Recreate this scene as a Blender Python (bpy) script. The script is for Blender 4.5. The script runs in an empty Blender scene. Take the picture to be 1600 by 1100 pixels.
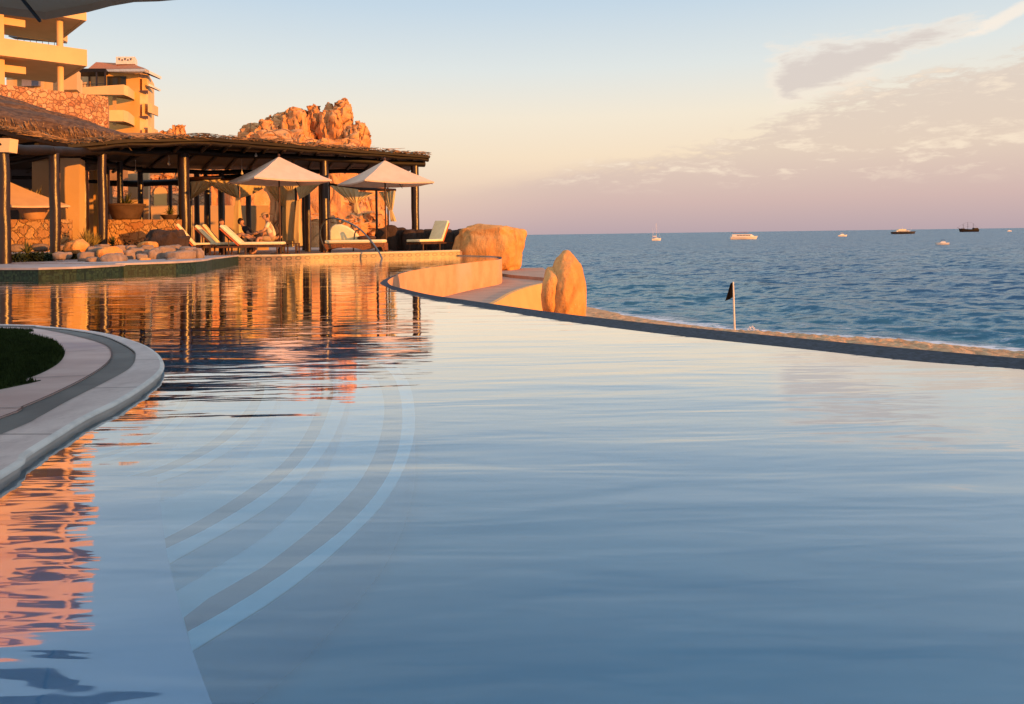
import bpy, bmesh, math, random
import numpy as np
from mathutils import Vector, noise as mnoise
R = math.radians
random.seed(7)
rng = np.random.default_rng(7)
sc = bpy.context.scene
col = sc.collection

# ------------------------------------------------------------------ camera
F = 1200.0; CX = 800.0; CY = 367.1; ROLL = 0.0139; H = 0.7
cd = bpy.data.cameras.new('camera'); cam = bpy.data.objects.new('camera', cd); col.objects.link(cam)
cd.sensor_width = 36; cd.lens = 36*F/1600; cd.shift_y = -(550-CY)/1600
cd.clip_start = 0.05; cd.clip_end = 90000
cam.location = (0, 0, H); cam.rotation_mode = 'XYZ'
from mathutils import Matrix
cam.matrix_world = Matrix.Translation((0, 0, H)) @ Matrix.Rotation(math.pi/2, 4, 'X') @ Matrix.Rotation(-ROLL, 4, 'Z')
sc.camera = cam

def uv_(x, y):
    u = (x-CX)/F; v = (CY-y)/F
    return u*math.cos(ROLL)+v*math.sin(ROLL), -u*math.sin(ROLL)+v*math.cos(ROLL)
def W(x, y, D):                      # a point of the place at depth D
    a, b = uv_(x, y); return Vector((a*D, D, H+b*D))
def G(x, y, z=0.0):                  # a point of the place at height z
    a, b = uv_(x, y); D = (z-H)/b; return Vector((a*D, D, z))

# ------------------------------------------------------------------ node helpers
class N:
    def __init__(s, tree): s.t = tree; s.n = tree.nodes; s.l = tree.links
    def new(s, typ, **kw):
        nd = s.n.new(typ)
        for k, v in kw.items(): setattr(nd, k, v)
        return nd
    def put(s, sock, v):
        if hasattr(v, 'links') or isinstance(v, bpy.types.NodeSocket): s.l.new(v, sock)
        elif v is not None:
            if sock.type == 'RGBA' and len(v) == 3: v = (*v, 1)
            sock.default_value = v
    def m(s, op, a, b=None, c=None, clamp=False):
        nd = s.new('ShaderNodeMath', operation=op, use_clamp=clamp)
        s.put(nd.inputs[0], a)
        if b is not None: s.put(nd.inputs[1], b)
        if c is not None: s.put(nd.inputs[2], c)
        return nd.outputs[0]
    def mix(s, f, a, b, blend='MIX'):
        nd = s.new('ShaderNodeMix', data_type='RGBA', blend_type=blend)
        s.put(nd.inputs[0], f); s.put(nd.inputs[6], a); s.put(nd.inputs[7], b)
        return nd.outputs[2]
    def ss(s, v, a, b):              # smoothstep a..b
        nd = s.new('ShaderNodeMapRange', interpolation_type='SMOOTHSTEP')
        s.put(nd.inputs[0], v); s.put(nd.inputs[1], a); s.put(nd.inputs[2], b); nd.inputs[3].default_value = 0; nd.inputs[4].default_value = 1
        return nd.outputs[0]
    def ramp(s, f, stops, interp='LINEAR'):
        nd = s.new('ShaderNodeValToRGB'); cr = nd.color_ramp; cr.interpolation = interp
        while len(cr.elements) < len(stops): cr.elements.new(0.5)
        for e, (p, c) in zip(cr.elements, stops): e.position = p; e.color = (*c, 1)
        s.put(nd.inputs[0], f); return nd.outputs[0]
    def noise(s, vec, scale, detail=3, rough=0.5, dist=0.0):
        nd = s.new('ShaderNodeTexNoise'); s.put(nd.inputs['Vector'], vec)
        nd.inputs['Scale'].default_value = scale; nd.inputs['Detail'].default_value = detail
        nd.inputs['Roughness'].default_value = rough; nd.inputs['Distortion'].default_value = dist
        return nd.outputs[0]
    def vscale(s, vec, k, rot=(0, 0, 0)):
        nd = s.new('ShaderNodeMapping'); s.put(nd.inputs[0], vec); nd.inputs['Scale'].default_value = k; nd.inputs['Rotation'].default_value = rot
        return nd.outputs[0]
    def bump(s, h, strength, dist, normal=None):
        nd = s.new('ShaderNodeBump'); nd.inputs['Strength'].default_value = strength; nd.inputs['Distance'].default_value = dist
        s.put(nd.inputs['Height'], h)
        if normal is not None: s.put(nd.inputs['Normal'], normal)
        return nd.outputs[0]
def srgb(r, g, b):
    f = lambda c: (c/255/12.92 if c/255 <= .04045 else ((c/255+.055)/1.055)**2.4)
    return (f(r), f(g), f(b))

# ------------------------------------------------------------------ world: low-sun sky with a pink belt and a cloud bank
SUN_AZ = 58.0; SUN_EL = 5.5           # sun behind the viewer, to the right
wd = bpy.data.worlds.new('World'); sc.world = wd; wd.use_nodes = True
w = N(wd.node_tree); w.n.clear()
tc = w.new('ShaderNodeTexCoord').outputs['Generated']
sp = w.new('ShaderNodeSeparateXYZ'); w.put(sp.inputs[0], tc)
az = w.m('ARCTAN2', sp.outputs[0], sp.outputs[1]); el = w.m('ARCSINE', sp.outputs[2])
SKY = [(0.0, srgb(200,170,168)), (0.02, srgb(214,182,170)), (0.055, srgb(228,200,178)), (0.10, srgb(238,217,190)), (0.15, srgb(236,224,204)),
       (0.21, srgb(217,222,220)), (0.29, srgb(190,208,222)), (0.38, srgb(172,195,213)), (0.54, srgb(140,168,194)), (0.66, srgb(170,196,220)), (0.95, (.90,1.06,1.24))]
skyc = w.ramp(el, SKY)
# the far right of the horizon is duller and bluer
rt = w.m('MULTIPLY', w.ss(az, 0.0, 0.55), w.m('SUBTRACT', 1.0, w.ss(el, 0.0, 0.11)))
skyc = w.mix(w.m('MULTIPLY', rt, 0.75), skyc, srgb(178,160,168))
# clouds laid out by azimuth and elevation
cmb = w.new('ShaderNodeCombineXYZ'); w.put(cmb.inputs[0], az); w.put(cmb.inputs[1], el)
q = cmb.outputs[0]
n1 = w.noise(w.vscale(q, (7, 22, 1), (0, 0, R(-10))), 1.6, 7, 0.6, 0.3)
n2 = w.noise(w.vscale(q, (20, 80, 1), (0, 0, R(-12))), 1.5, 6, 0.65, 0.4)
nn = w.m('ADD', w.m('MULTIPLY', w.m('SUBTRACT', n1, 0.5), 0.7), w.m('MULTIPLY', w.m('SUBTRACT', n2, 0.5), 0.55))
da = w.m('SUBTRACT', az, 0.325)
cl = w.m('ADD', 0.181, w.m('MULTIPLY', da, 0.20))
hw = w.m('SUBTRACT', 0.044, w.m('MULTIPLY', da, 0.15))
off = w.m('ABSOLUTE', w.m('SUBTRACT', el, cl))
st = w.m('SUBTRACT', 1.0, w.m('DIVIDE', off, w.m('MAXIMUM', hw, 0.003)))
st = w.m('MINIMUM', st, w.m('MULTIPLY', da, 30.0))
st = w.m('MINIMUM', st, w.m('MULTIPLY', w.m('SUBTRACT', 0.545, az), 9.0))
streak = w.ss(w.m('ADD', st, w.m('MULTIPLY', nn, 2.6)), -0.15, 0.4)
streak_core = w.ss(w.m('ADD', st, w.m('MULTIPLY', nn, 1.8)), 0.25, 0.75)
top = w.m('ADD', 0.080, w.m('ADD', w.m('MULTIPLY', az, 0.140), w.m('MULTIPLY', w.ss(az, .26, .38), .032)))
bk = w.m('ADD', w.m('DIVIDE', w.m('SUBTRACT', top, el), 0.05), w.m('MULTIPLY', w.m('MULTIPLY', nn, 3.2), w.ss(az, -0.1, 0.35)))
bank = w.m('MULTIPLY', w.ss(bk, -0.05, 0.45), w.ss(az, -0.22, 0.12))
# a few bright gaps inside the bank
gap = w.m('MULTIPLY', w.ss(nn, 0.0, 0.16), w.ss(el, 0.045, 0.085))
bankcol = w.ramp(el, [(0.0, srgb(180,160,166)), (0.04, srgb(203,176,171)), (0.10, srgb(219,199,182)), (0.2, srgb(216,202,190))])
bankcol = w.mix(w.m('MULTIPLY', gap, 0.75), bankcol, srgb(244,226,203))
skyc = w.mix(w.m('MULTIPLY', bank, 0.92), skyc, bankcol)
skyc = w.mix(w.m('MULTIPLY', streak, 0.55), skyc, srgb(240,226,210))
skyc = w.mix(w.m('MULTIPLY', streak_core, 0.75), skyc, srgb(206,194,188))
# small wisp at the right
wx = w.m('MULTIPLY', w.m('SUBTRACT', az, 0.575), 26.0); wy = w.m('MULTIPLY', w.m('SUBTRACT', w.m('SUBTRACT', el, 0.228), w.m('MULTIPLY', w.m('SUBTRACT', az, 0.575), 0.45)), 110.0)
wr = w.m('ADD', w.m('MULTIPLY', wx, wx), w.m('MULTIPLY', wy, wy))
skyc = w.mix(w.m('MULTIPLY', w.ss(w.m('ADD', wr, w.m('MULTIPLY', nn, -3.0)), 1.2, 0.0), 0.75), skyc, srgb(246,232,216))
nish = w.new('ShaderNodeTexSky'); nish.sky_type = 'NISHITA'; nish.sun_disc = False
nish.sun_elevation = R(SUN_EL); nish.sun_rotation = R(180-SUN_AZ); nish.air_density = 1.2; nish.dust_density = 2
b1 = w.new('ShaderNodeBackground'); w.put(b1.inputs[0], skyc); b1.inputs[1].default_value = 0.76
b2 = w.new('ShaderNodeBackground'); w.put(b2.inputs[0], nish.outputs[0]); b2.inputs[1].default_value = 0.004
ad = w.new('ShaderNodeAddShader'); w.l.new(b1.outputs[0], ad.inputs[0]); w.l.new(b2.outputs[0], ad.inputs[1])
wo = w.new('ShaderNodeOutputWorld'); w.l.new(ad.outputs[0], wo.inputs[0])

sl = bpy.data.lights.new('sun', 'SUN'); sl.energy = 5.0; sl.angle = R(0.6); sl.color = (1.0, 0.37, 0.06)
so = bpy.data.objects.new('sun', sl); col.objects.link(so)
sdir = Vector((math.sin(R(SUN_AZ))*math.cos(R(SUN_EL)), -math.cos(R(SUN_AZ))*math.cos(R(SUN_EL)), math.sin(R(SUN_EL))))
so.rotation_mode = 'QUATERNION'; so.rotation_quaternion = (-sdir).to_track_quat('-Z', 'Y'); so.location = sdir*50
sc.view_settings.view_transform = 'Standard'; sc.view_settings.look = 'None'; sc.view_settings.exposure = 0.5; sc.view_settings.gamma = 1

# ------------------------------------------------------------------ materials
def pm(name, c1, c2=None, scale=2.0, rough=0.8, bump=0.3, bdist=0.02, bscale=None, stretch=(1, 1, 1), detail=5, spec=0.3, lo=0.35, hi=0.65, metal=0.0, c3=None):
    mt = bpy.data.materials.new(name); mt.use_nodes = True; t = N(mt.node_tree); bs = t.n['Principled BSDF']
    pos = t.new('ShaderNodeNewGeometry').outputs['Position']
    v = t.vscale(pos, stretch)
    f = t.noise(v, scale, detail, 0.6)
    cc = t.mix(t.ss(f, lo, hi), c1, c2 or tuple(x*.75 for x in c1))
    if c3 is not None:
        cc = t.mix(t.ss(t.noise(v, scale*0.31, 3, 0.5), 0.5, 0.66), cc, c3)
    t.put(bs.inputs['Base Color'], cc); bs.inputs['Roughness'].default_value = rough
    bs.inputs['Specular IOR Level'].default_value = spec; bs.inputs['Metallic'].default_value = metal
    if bump: t.put(bs.inputs['Normal'], t.bump(t.noise(v, bscale or scale*3, detail, 0.65), bump, bdist))
    return mt
def rubble(name, cols, scale, mortar, bdist=0.03, edge=0.05, stretch=(1, 1, 1.3)):
    mt = bpy.data.materials.new(name); mt.use_nodes = True; t = N(mt.node_tree); bs = t.n['Principled BSDF']
    pos = t.new('ShaderNodeNewGeometry').outputs['Position']
    wn = t.new('ShaderNodeTexNoise'); t.l.new(pos, wn.inputs['Vector']); wn.inputs['Scale'].default_value = scale*1.2; wn.inputs['Detail'].default_value = 4
    wsp = t.new('ShaderNodeSeparateColor'); t.l.new(wn.outputs['Color'], wsp.inputs[0])
    v = t.new('ShaderNodeVectorMath', operation='ADD'); t.put(v.inputs[0], t.vscale(pos, stretch)); 
    cb = t.new('ShaderNodeCombineXYZ'); 
    for i in range(3): t.put(cb.inputs[i], t.m('MULTIPLY', wsp.outputs[i], 1.5/scale))
    t.l.new(cb.outputs[0], v.inputs[1])
    vc = t.new('ShaderNodeTexVoronoi'); t.l.new(v.outputs[0], vc.inputs['Vector']); vc.inputs['Scale'].default_value = scale
    ve = t.new('ShaderNodeTexVoronoi', feature='DISTANCE_TO_EDGE'); t.l.new(v.outputs[0], ve.inputs['Vector']); ve.inputs['Scale'].default_value = scale
    sp = t.new('ShaderNodeSeparateColor'); t.l.new(vc.outputs['Color'], sp.inputs[0])
    n = len(cols); stone = t.ramp(sp.outputs[0], [(i/max(1, n-1), c) for i, c in enumerate(cols)])
    stone = t.mix(t.m('MULTIPLY', t.noise(pos, scale*4, 5, .65), 0.5), stone, tuple(x*.55 for x in cols[0]))
    e = t.ss(ve.outputs['Distance'], edge*.4, edge)
    t.put(bs.inputs['Base Color'], t.mix(t.m('ADD', t.m('MULTIPLY', e, .6), .4), mortar, stone)); bs.inputs['Roughness'].default_value = .85; bs.inputs['Specular IOR Level'].default_value = .2
    h = t.m('ADD', t.m('ADD', t.ss(ve.outputs['Distance'], 0, edge*3), t.m('MULTIPLY', sp.outputs[1], .6)), t.m('MULTIPLY', t.noise(pos, scale*5, 4), .5))
    t.put(bs.inputs['Normal'], t.bump(h, .9, bdist))
    return mt

M = {}
M['stucco'] = pm('stucco', (.74,.50,.26), (.67,.45,.23), .6, .9, .15, .02, 9)
M['stucco_pale'] = pm('stucco_pale', (.68,.45,.23), (.62,.41,.21), .5, .9, .15, .02, 9)
M['stucco_deep'] = pm('stucco_deep', (.74,.43,.14), (.68,.38,.12), .3, .9, .1, .02, 4)
M['shade_grey'] = pm('shade_grey', (.12,.115,.12), (.10,.095,.10), 1, .9, .1, .01)  # dark grey with shade painted in: far left wall, wing slab underside
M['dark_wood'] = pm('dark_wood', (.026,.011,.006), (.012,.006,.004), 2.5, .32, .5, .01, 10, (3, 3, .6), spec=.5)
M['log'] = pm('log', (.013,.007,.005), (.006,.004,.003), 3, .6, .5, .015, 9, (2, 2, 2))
M['thatch'] = pm('thatch', (.42,.25,.12), (.13,.075,.04), 5, .95, .9, .05, 12, (1, 1, 3), 7, spec=.1)
M['thatch_top'] = pm('weathered_shaded_thatch', (.15,.095,.065), (.07,.045,.035), 5, .95, .9, .05, 12, (1, 1, 3), 7, spec=.1)  # weathered roof top; its darker brown also carries the shade of grazing sun
M['twig'] = pm('twig', (.40,.24,.12), (.10,.06,.035), 4, .9, .4, .01)
M['cloth'] = pm('cloth', (.72,.51,.37), (.66,.46,.33), 3, .9, .25, .01, 8)
M['curtain'] = pm('curtain', (.84,.68,.38), (.74,.58,.30), 2.5, .85, .4, .02, 6, (4, 4, .5))
M['cushion'] = pm('cushion', (.84,.71,.42), (.76,.63,.36), 5, .9, .3, .01, 20)
M['cushion_back'] = pm('cushion_back', (.60,.14,.035), (.50,.11,.03), 5, .8, .3, .01, 20)
M['teak'] = pm('teak', (.09,.04,.022), (.05,.022,.012), 8, .5, .3, .005)
M['wicker'] = pm('wicker', (.30,.11,.035), (.12,.04,.015), 25, .7, .8, .01, 50)
M['steel'] = pm('steel', (.22,.20,.19), (.16,.15,.14), 4, .25, .05, .002, metal=1.0)
M['iron'] = pm('iron', (.03,.025,.022), (.02,.018,.015), 4, .45, .1, .005)
M['white_paint'] = pm('white_paint', (.78,.72,.64), (.66,.60,.53), 3, .5, .1, .01)
M['black_paint'] = pm('black_paint', (.02,.02,.025), (.03,.028,.03), 3, .5, .1, .01)
M['flag_black'] = pm('flag_cloth_black', (.006,.006,.008), (.004,.004,.005), 3, .9, .1, .01, spec=.05)
def rockmat(name, c1, c2, c3, sc_=1.0, cr=1.0):
    mt = bpy.data.materials.new(name); mt.use_nodes = True; t = N(mt.node_tree); bs = t.n['Principled BSDF']
    pos = t.new('ShaderNodeNewGeometry').outputs['Position']
    a = t.noise(pos, .9*sc_, 8, .65, .4); b = t.noise(t.vscale(pos, (1, 1, .35)), 2.2*sc_, 8, .7, .8); c = t.noise(pos, 9*sc_, 6, .7)
    cc = t.mix(t.ss(a, .38, .62), c1, c2); cc = t.mix(t.m('MULTIPLY', t.ss(b, .56, .68), .8), cc, c3)
    cc = t.mix(t.m('MULTIPLY', t.ss(c, .58, .72), .6), cc, tuple(x*.5 for x in c1))
    t.put(bs.inputs['Base Color'], cc); bs.inputs['Roughness'].default_value = .9; bs.inputs['Specular IOR Level'].default_value = .15
    vo = t.new('ShaderNodeTexVoronoi', feature='DISTANCE_TO_EDGE'); t.l.new(t.vscale(pos, (1, 1, .45)), vo.inputs['Vector']); vo.inputs['Scale'].default_value = .9*sc_*cr
    cc = t.mix(t.m('MULTIPLY', t.m('SUBTRACT', 1.0, t.ss(vo.outputs['Distance'], .0, .05)), t.m('MULTIPLY', t.ss(a, .42, .55), min(.85, cr*.7))), cc, tuple(x*.22 for x in c3)); t.put(bs.inputs['Base Color'], cc)
    h = t.m('ADD', t.m('MULTIPLY', t.ss(vo.outputs['Distance'], 0, .12), .25*cr), t.m('ADD', t.m('MULTIPLY', b, .9), t.m('MULTIPLY', c, .35)))
    t.put(bs.inputs['Normal'], t.bump(h, .9, .14/sc_))
    return mt
M['cliff'] = rockmat('cliff_rock', (.60,.27,.10), (.70,.36,.15), (.36,.15,.06), .55, 1.3)
M['boulder'] = rockmat('boulder_rock', (.60,.27,.085), (.70,.35,.12), (.40,.15,.05), 2.2, .5)
M['cobble'] = rockmat('cobble_rock', (.24,.17,.13), (.32,.23,.18), (.15,.10,.075), 3.0, .4)
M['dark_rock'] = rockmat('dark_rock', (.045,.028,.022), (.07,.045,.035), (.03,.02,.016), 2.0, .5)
M['rubble'] = rubble('rubble_wall', [(.52,.24,.11), (.72,.42,.22), (.40,.16,.08), (.80,.56,.34)], 2.6, (.36,.16,.08), .10, .035)
M['garden_wall'] = rubble('garden_wall', [(.66,.36,.14), (.76,.48,.22), (.50,.22,.09), (.82,.58,.32)], 3.2, (.42,.22,.10), .05, .035)

def coping_mat(name, c1, c2, joint, k):
    mt = bpy.data.materials.new(name); mt.use_nodes = True; t = N(mt.node_tree); bs = t.n['Principled BSDF']
    pos = t.new('ShaderNodeNewGeometry').outputs['Position']
    a = t.noise(t.vscale(pos, (1.5, 1, 1)), 2.5, 8, .65, .5); b = t.noise(pos, 40, 4, .7)
    cc = t.mix(t.ss(a, .35, .68), c1, c2); cc = t.mix(t.m('MULTIPLY', t.ss(b, .5, .75), .35), cc, tuple(x*.6 for x in c1))
    st = t.noise(t.vscale(pos, (2, 9, 1), (0, 0, R(20))), 1.3, 6, .6, 1.0)
    cc = t.mix(t.m('MULTIPLY', t.ss(st, .60, .70), .45), cc, tuple(x*.45 for x in c2))
    uv = t.new('ShaderNodeUVMap').outputs[0]; su = t.new('ShaderNodeSeparateXYZ'); t.l.new(uv, su.inputs[0])
    fr = t.m('FRACT', t.m('MULTIPLY', su.outputs[0], k)); jl = t.m('LESS_THAN', t.m('ABSOLUTE', t.m('SUBTRACT', fr, .5)), .008*k/1.2)
    cc = t.mix(t.m('MULTIPLY', jl, .7), cc, joint)
    cell = t.new('ShaderNodeTexWhiteNoise', noise_dimensions='1D'); t.put(cell.inputs['W'], t.m('FLOOR', t.m('ADD', t.m('MULTIPLY', su.outputs[0], k), .5)))
    cc = t.mix(t.m('MULTIPLY', cell.outputs['Value'], .25), cc, tuple(x*.6 for x in c2))
    t.put(bs.inputs['Base Color'], cc); bs.inputs['Roughness'].default_value = .6; bs.inputs['Specular IOR Level'].default_value = .3
    t.put(bs.inputs['Normal'], t.bump(t.m('ADD', t.m('ADD', a, t.m('MULTIPLY', b, .2)), t.m('MULTIPLY', jl, -.6)), .35, .01))
    return mt
M['coping'] = coping_mat('coping_stone', (.48,.40,.38), (.66,.57,.53), (.10,.08,.08), 1.2)
M['paving'] = pm('paving_stone', (.48,.34,.31), (.58,.44,.40), 2.2, .65, .4, .006, 14, (1, 2, 1), 7, lo=.3, hi=.7, c3=(.34,.25,.26))
M['coping_plain'] = pm('cap_stone', (.56,.50,.45), (.46,.41,.37), 3, .6, .3, .01)
M['bullnose'] = pm('bullnose', (.66,.63,.58), (.50,.48,.45), 6, .45, .3, .005, 20)
M['groove'] = pm('drain_strip', (.17,.165,.155), (.13,.125,.12), 3, .8, .3, .004, 60)
M['lawn'] = pm('lawn', (.045,.075,.020), (.022,.040,.012), 14, .95, 1.0, .03, 60, spec=.1)
M['deckstone'] = pm('deck_stone', (.40,.27,.20), (.30,.20,.15), 1.5, .7, .2, .01)
M['ledge_top'] = pm('ledge_top', (.40,.34,.33), (.30,.25,.24), 3, .6, .2, .01)
M['far_coping'] = pm('far_coping', (.62,.50,.30), (.52,.40,.24), 3, .6, .2, .01)
def mosaic(name, c1, c2, c3, cell, rough=.35):
    mt = bpy.data.materials.new(name); mt.use_nodes = True; t = N(mt.node_tree); bs = t.n['Principled BSDF']
    pos = t.new('ShaderNodeNewGeometry').outputs['Position']
    vo = t.new('ShaderNodeTexVoronoi', distance='CHEBYCHEV'); t.l.new(pos, vo.inputs['Vector']); vo.inputs['Scale'].default_value = 1/cell; vo.inputs['Randomness'].default_value = .7
    s_ = t.new('ShaderNodeSeparateColor'); t.l.new(vo.outputs['Color'], s_.inputs[0])
    cc = t.ramp(s_.outputs[0], [(0, c1), (.5, c2), (1, c3)]); cc = t.mix(t.ss(vo.outputs['Distance'], .42, .5), cc, tuple(x*.5 for x in c1))
    t.put(bs.inputs['Base Color'], cc); bs.inputs['Roughness'].default_value = rough; bs.inputs['Specular IOR Level'].default_value = .2
    return mt
M['green_tile'] = mosaic('green_mosaic_tile', (.010,.030,.022), (.022,.045,.026), (.006,.016,.014), .05, .6)
M['rim_tile'] = mosaic('rim_tile', (.020,.022,.034), (.030,.032,.048), (.012,.013,.021), .03, .6)
M['step_tile'] = pm('step_tile', (.20,.23,.31), (.15,.175,.25), 9, .6, .1, .01)
def chain_tile():
    mt = bpy.data.materials.new('chain_pattern_tile'); mt.use_nodes = True; t = N(mt.node_tree); bs = t.n['Principled BSDF']
    uv = t.new('ShaderNodeUVMap').outputs[0]; su = t.new('ShaderNodeSeparateXYZ'); t.l.new(uv, su.inputs[0])
    fx = t.m('SUBTRACT', t.m('FRACT', t.m('MULTIPLY', su.outputs[0], 3.2)), .5); fy = t.m('SUBTRACT', su.outputs[1], .5)
    r = t.m('SQRT', t.m('ADD', t.m('MULTIPLY', fx, fx), t.m('MULTIPLY', t.m('MULTIPLY', fy, fy), .7)))
    ring = t.m('LESS_THAN', t.m('ABSOLUTE', t.m('SUBTRACT', r, .27)), .09)
    dot = t.m('LESS_THAN', t.m('ABSOLUTE', fx), .47)
    cc = t.mix(ring, (.24,.15,.085), (.08,.065,.045)); cc = t.mix(dot, (.18,.12,.07), cc)
    t.put(bs.inputs['Base Color'], cc); bs.inputs['Roughness'].default_value = .4
    return mt
M['chain_tile'] = chain_tile()
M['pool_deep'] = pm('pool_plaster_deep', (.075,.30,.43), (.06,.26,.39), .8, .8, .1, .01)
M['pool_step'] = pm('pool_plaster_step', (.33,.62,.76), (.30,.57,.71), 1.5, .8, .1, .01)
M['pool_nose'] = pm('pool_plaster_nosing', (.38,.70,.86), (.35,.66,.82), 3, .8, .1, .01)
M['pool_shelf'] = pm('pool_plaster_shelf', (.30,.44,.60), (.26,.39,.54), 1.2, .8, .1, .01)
M['skin'] = pm('skin', (.50,.27,.17), (.45,.24,.15), 10, .5, .05, .002)
M['shirt'] = pm('cream_shirt', (.72,.62,.42), (.64,.54,.36), 6, .9, .3, .01)
M['navy'] = pm('dark_clothing', (.04,.035,.045), (.03,.027,.035), 6, .9, .3, .01)
M['tan_short'] = pm('tan_shorts', (.40,.27,.15), (.34,.22,.12), 6, .9, .3, .01)
M['hair'] = pm('brown_hair', (.05,.025,.015), (.03,.015,.01), 20, .6, .3, .005)
M['tile_red'] = pm('red_roof_tile', (.52,.18,.06), (.36,.11,.04), 2.5, .8, .8, .05, 5, (3, 3, 1))
M['glass_dark'] = pm('dark_window', (.03,.025,.02), (.02,.018,.015), 1, .15, 0)
M['glass_grey'] = pm('pale_window', (.26,.24,.30), (.22,.2,.26), 1, .2, 0)
M['leaf'] = pm('agave_leaf', (.10,.10,.03), (.05,.06,.02), 4, .6, .2, .01)
M['dry_leaf'] = pm('dry_grass_leaf', (.34,.26,.08), (.16,.13,.04), 5, .7, .2, .01)
M['shrub'] = pm('shrub_leaf', (.025,.04,.015), (.012,.02,.008), 6, .8, .4, .01)
M['pot'] = pm('clay_pot', (.55,.34,.19), (.46,.27,.14), 4, .8, .2, .01)
M['dark_pot'] = pm('dark_pot', (.10,.06,.04), (.07,.04,.025), 4, .7, .2, .01)
M['canopy_dark'] = pm('brown_canopy_fabric', (.38,.30,.24), (.33,.26,.20), 3, .9, .2, .01, 30)
M['ground'] = pm('bare_ground', (.30,.20,.13), (.22,.15,.09), 1, .95, .5, .05)
M['lamp'] = pm('white_lamp_glass', (.7,.66,.58), (.6,.56,.5), 3, .3, 0)

cm = M['canopy_dark']; t = N(cm.node_tree); bs = t.n['Principled BSDF']; tl = t.new('ShaderNodeBsdfTranslucent'); tl.inputs[0].default_value = (.30,.22,.16,1)
mx = t.new('ShaderNodeMixShader'); mx.inputs[0].default_value = .15; t.l.new(bs.outputs[0], mx.inputs[1]); t.l.new(tl.outputs[0], mx.inputs[2]); t.l.new(mx.outputs[0], t.n['Material Output'].inputs[0])
for k_, f_, c_ in (('curtain', .35, (.80,.60,.28,1)), ('cloth', .12, (.60,.40,.28,1))):
    t = N(M[k_].node_tree); bs = t.n['Principled BSDF']; tl = t.new('ShaderNodeBsdfTranslucent'); tl.inputs[0].default_value = c_
    mx = t.new('ShaderNodeMixShader'); mx.inputs[0].default_value = f_; t.l.new(bs.outputs[0], mx.inputs[1]); t.l.new(tl.outputs[0], mx.inputs[2]); t.l.new(mx.outputs[0], t.n['Material Output'].inputs[0])
def water_pool():
    mt = bpy.data.materials.new('pool_water'); mt.use_nodes = True; t = N(mt.node_tree); t.n.clear()
    pos = t.new('ShaderNodeNewGeometry').outputs['Position']
    a = t.noise(t.vscale(pos, (.42, 1.9, 1), (0, 0, R(6))), 1.0, 2, .45, .3)
    b = t.noise(t.vscale(pos, (1.1, 5.2, 1), (0, 0, R(-5))), 1.0, 2, .5, .5)
    c = t.noise(t.vscale(pos, (3.6, 13, 1), (0, 0, R(4))), 1.0, 2, .5, .4)
    h = t.m('ADD', t.m('MULTIPLY', a, 1.0), t.m('ADD', t.m('MULTIPLY', b, .42), t.m('MULTIPLY', c, .085)))
    nb = t.bump(h, 1.0, .0085)
    fr = t.new('ShaderNodeFresnel'); fr.inputs[0].default_value = 1.80; t.put(fr.inputs[1], nb)
    gl = t.new('ShaderNodeBsdfGlossy'); gl.inputs['Roughness'].default_value = .03; gl.inputs[0].default_value = (1, 1, 1, 1); t.put(gl.inputs['Normal'], nb)
    tr = t.new('ShaderNodeBsdfTransparent'); tr.inputs[0].default_value = (.74, .90, .98, 1)
    mx = t.new('ShaderNodeMixShader'); t.put(mx.inputs[0], t.m('MULTIPLY', fr.outputs[0], 1.75, clamp=True)); t.l.new(tr.outputs[0], mx.inputs[1]); t.l.new(gl.outputs[0], mx.inputs[2])
    o = t.new('ShaderNodeOutputMaterial'); t.l.new(mx.outputs[0], o.inputs[0])
    return mt
M['pool_water'] = water_pool()
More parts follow.
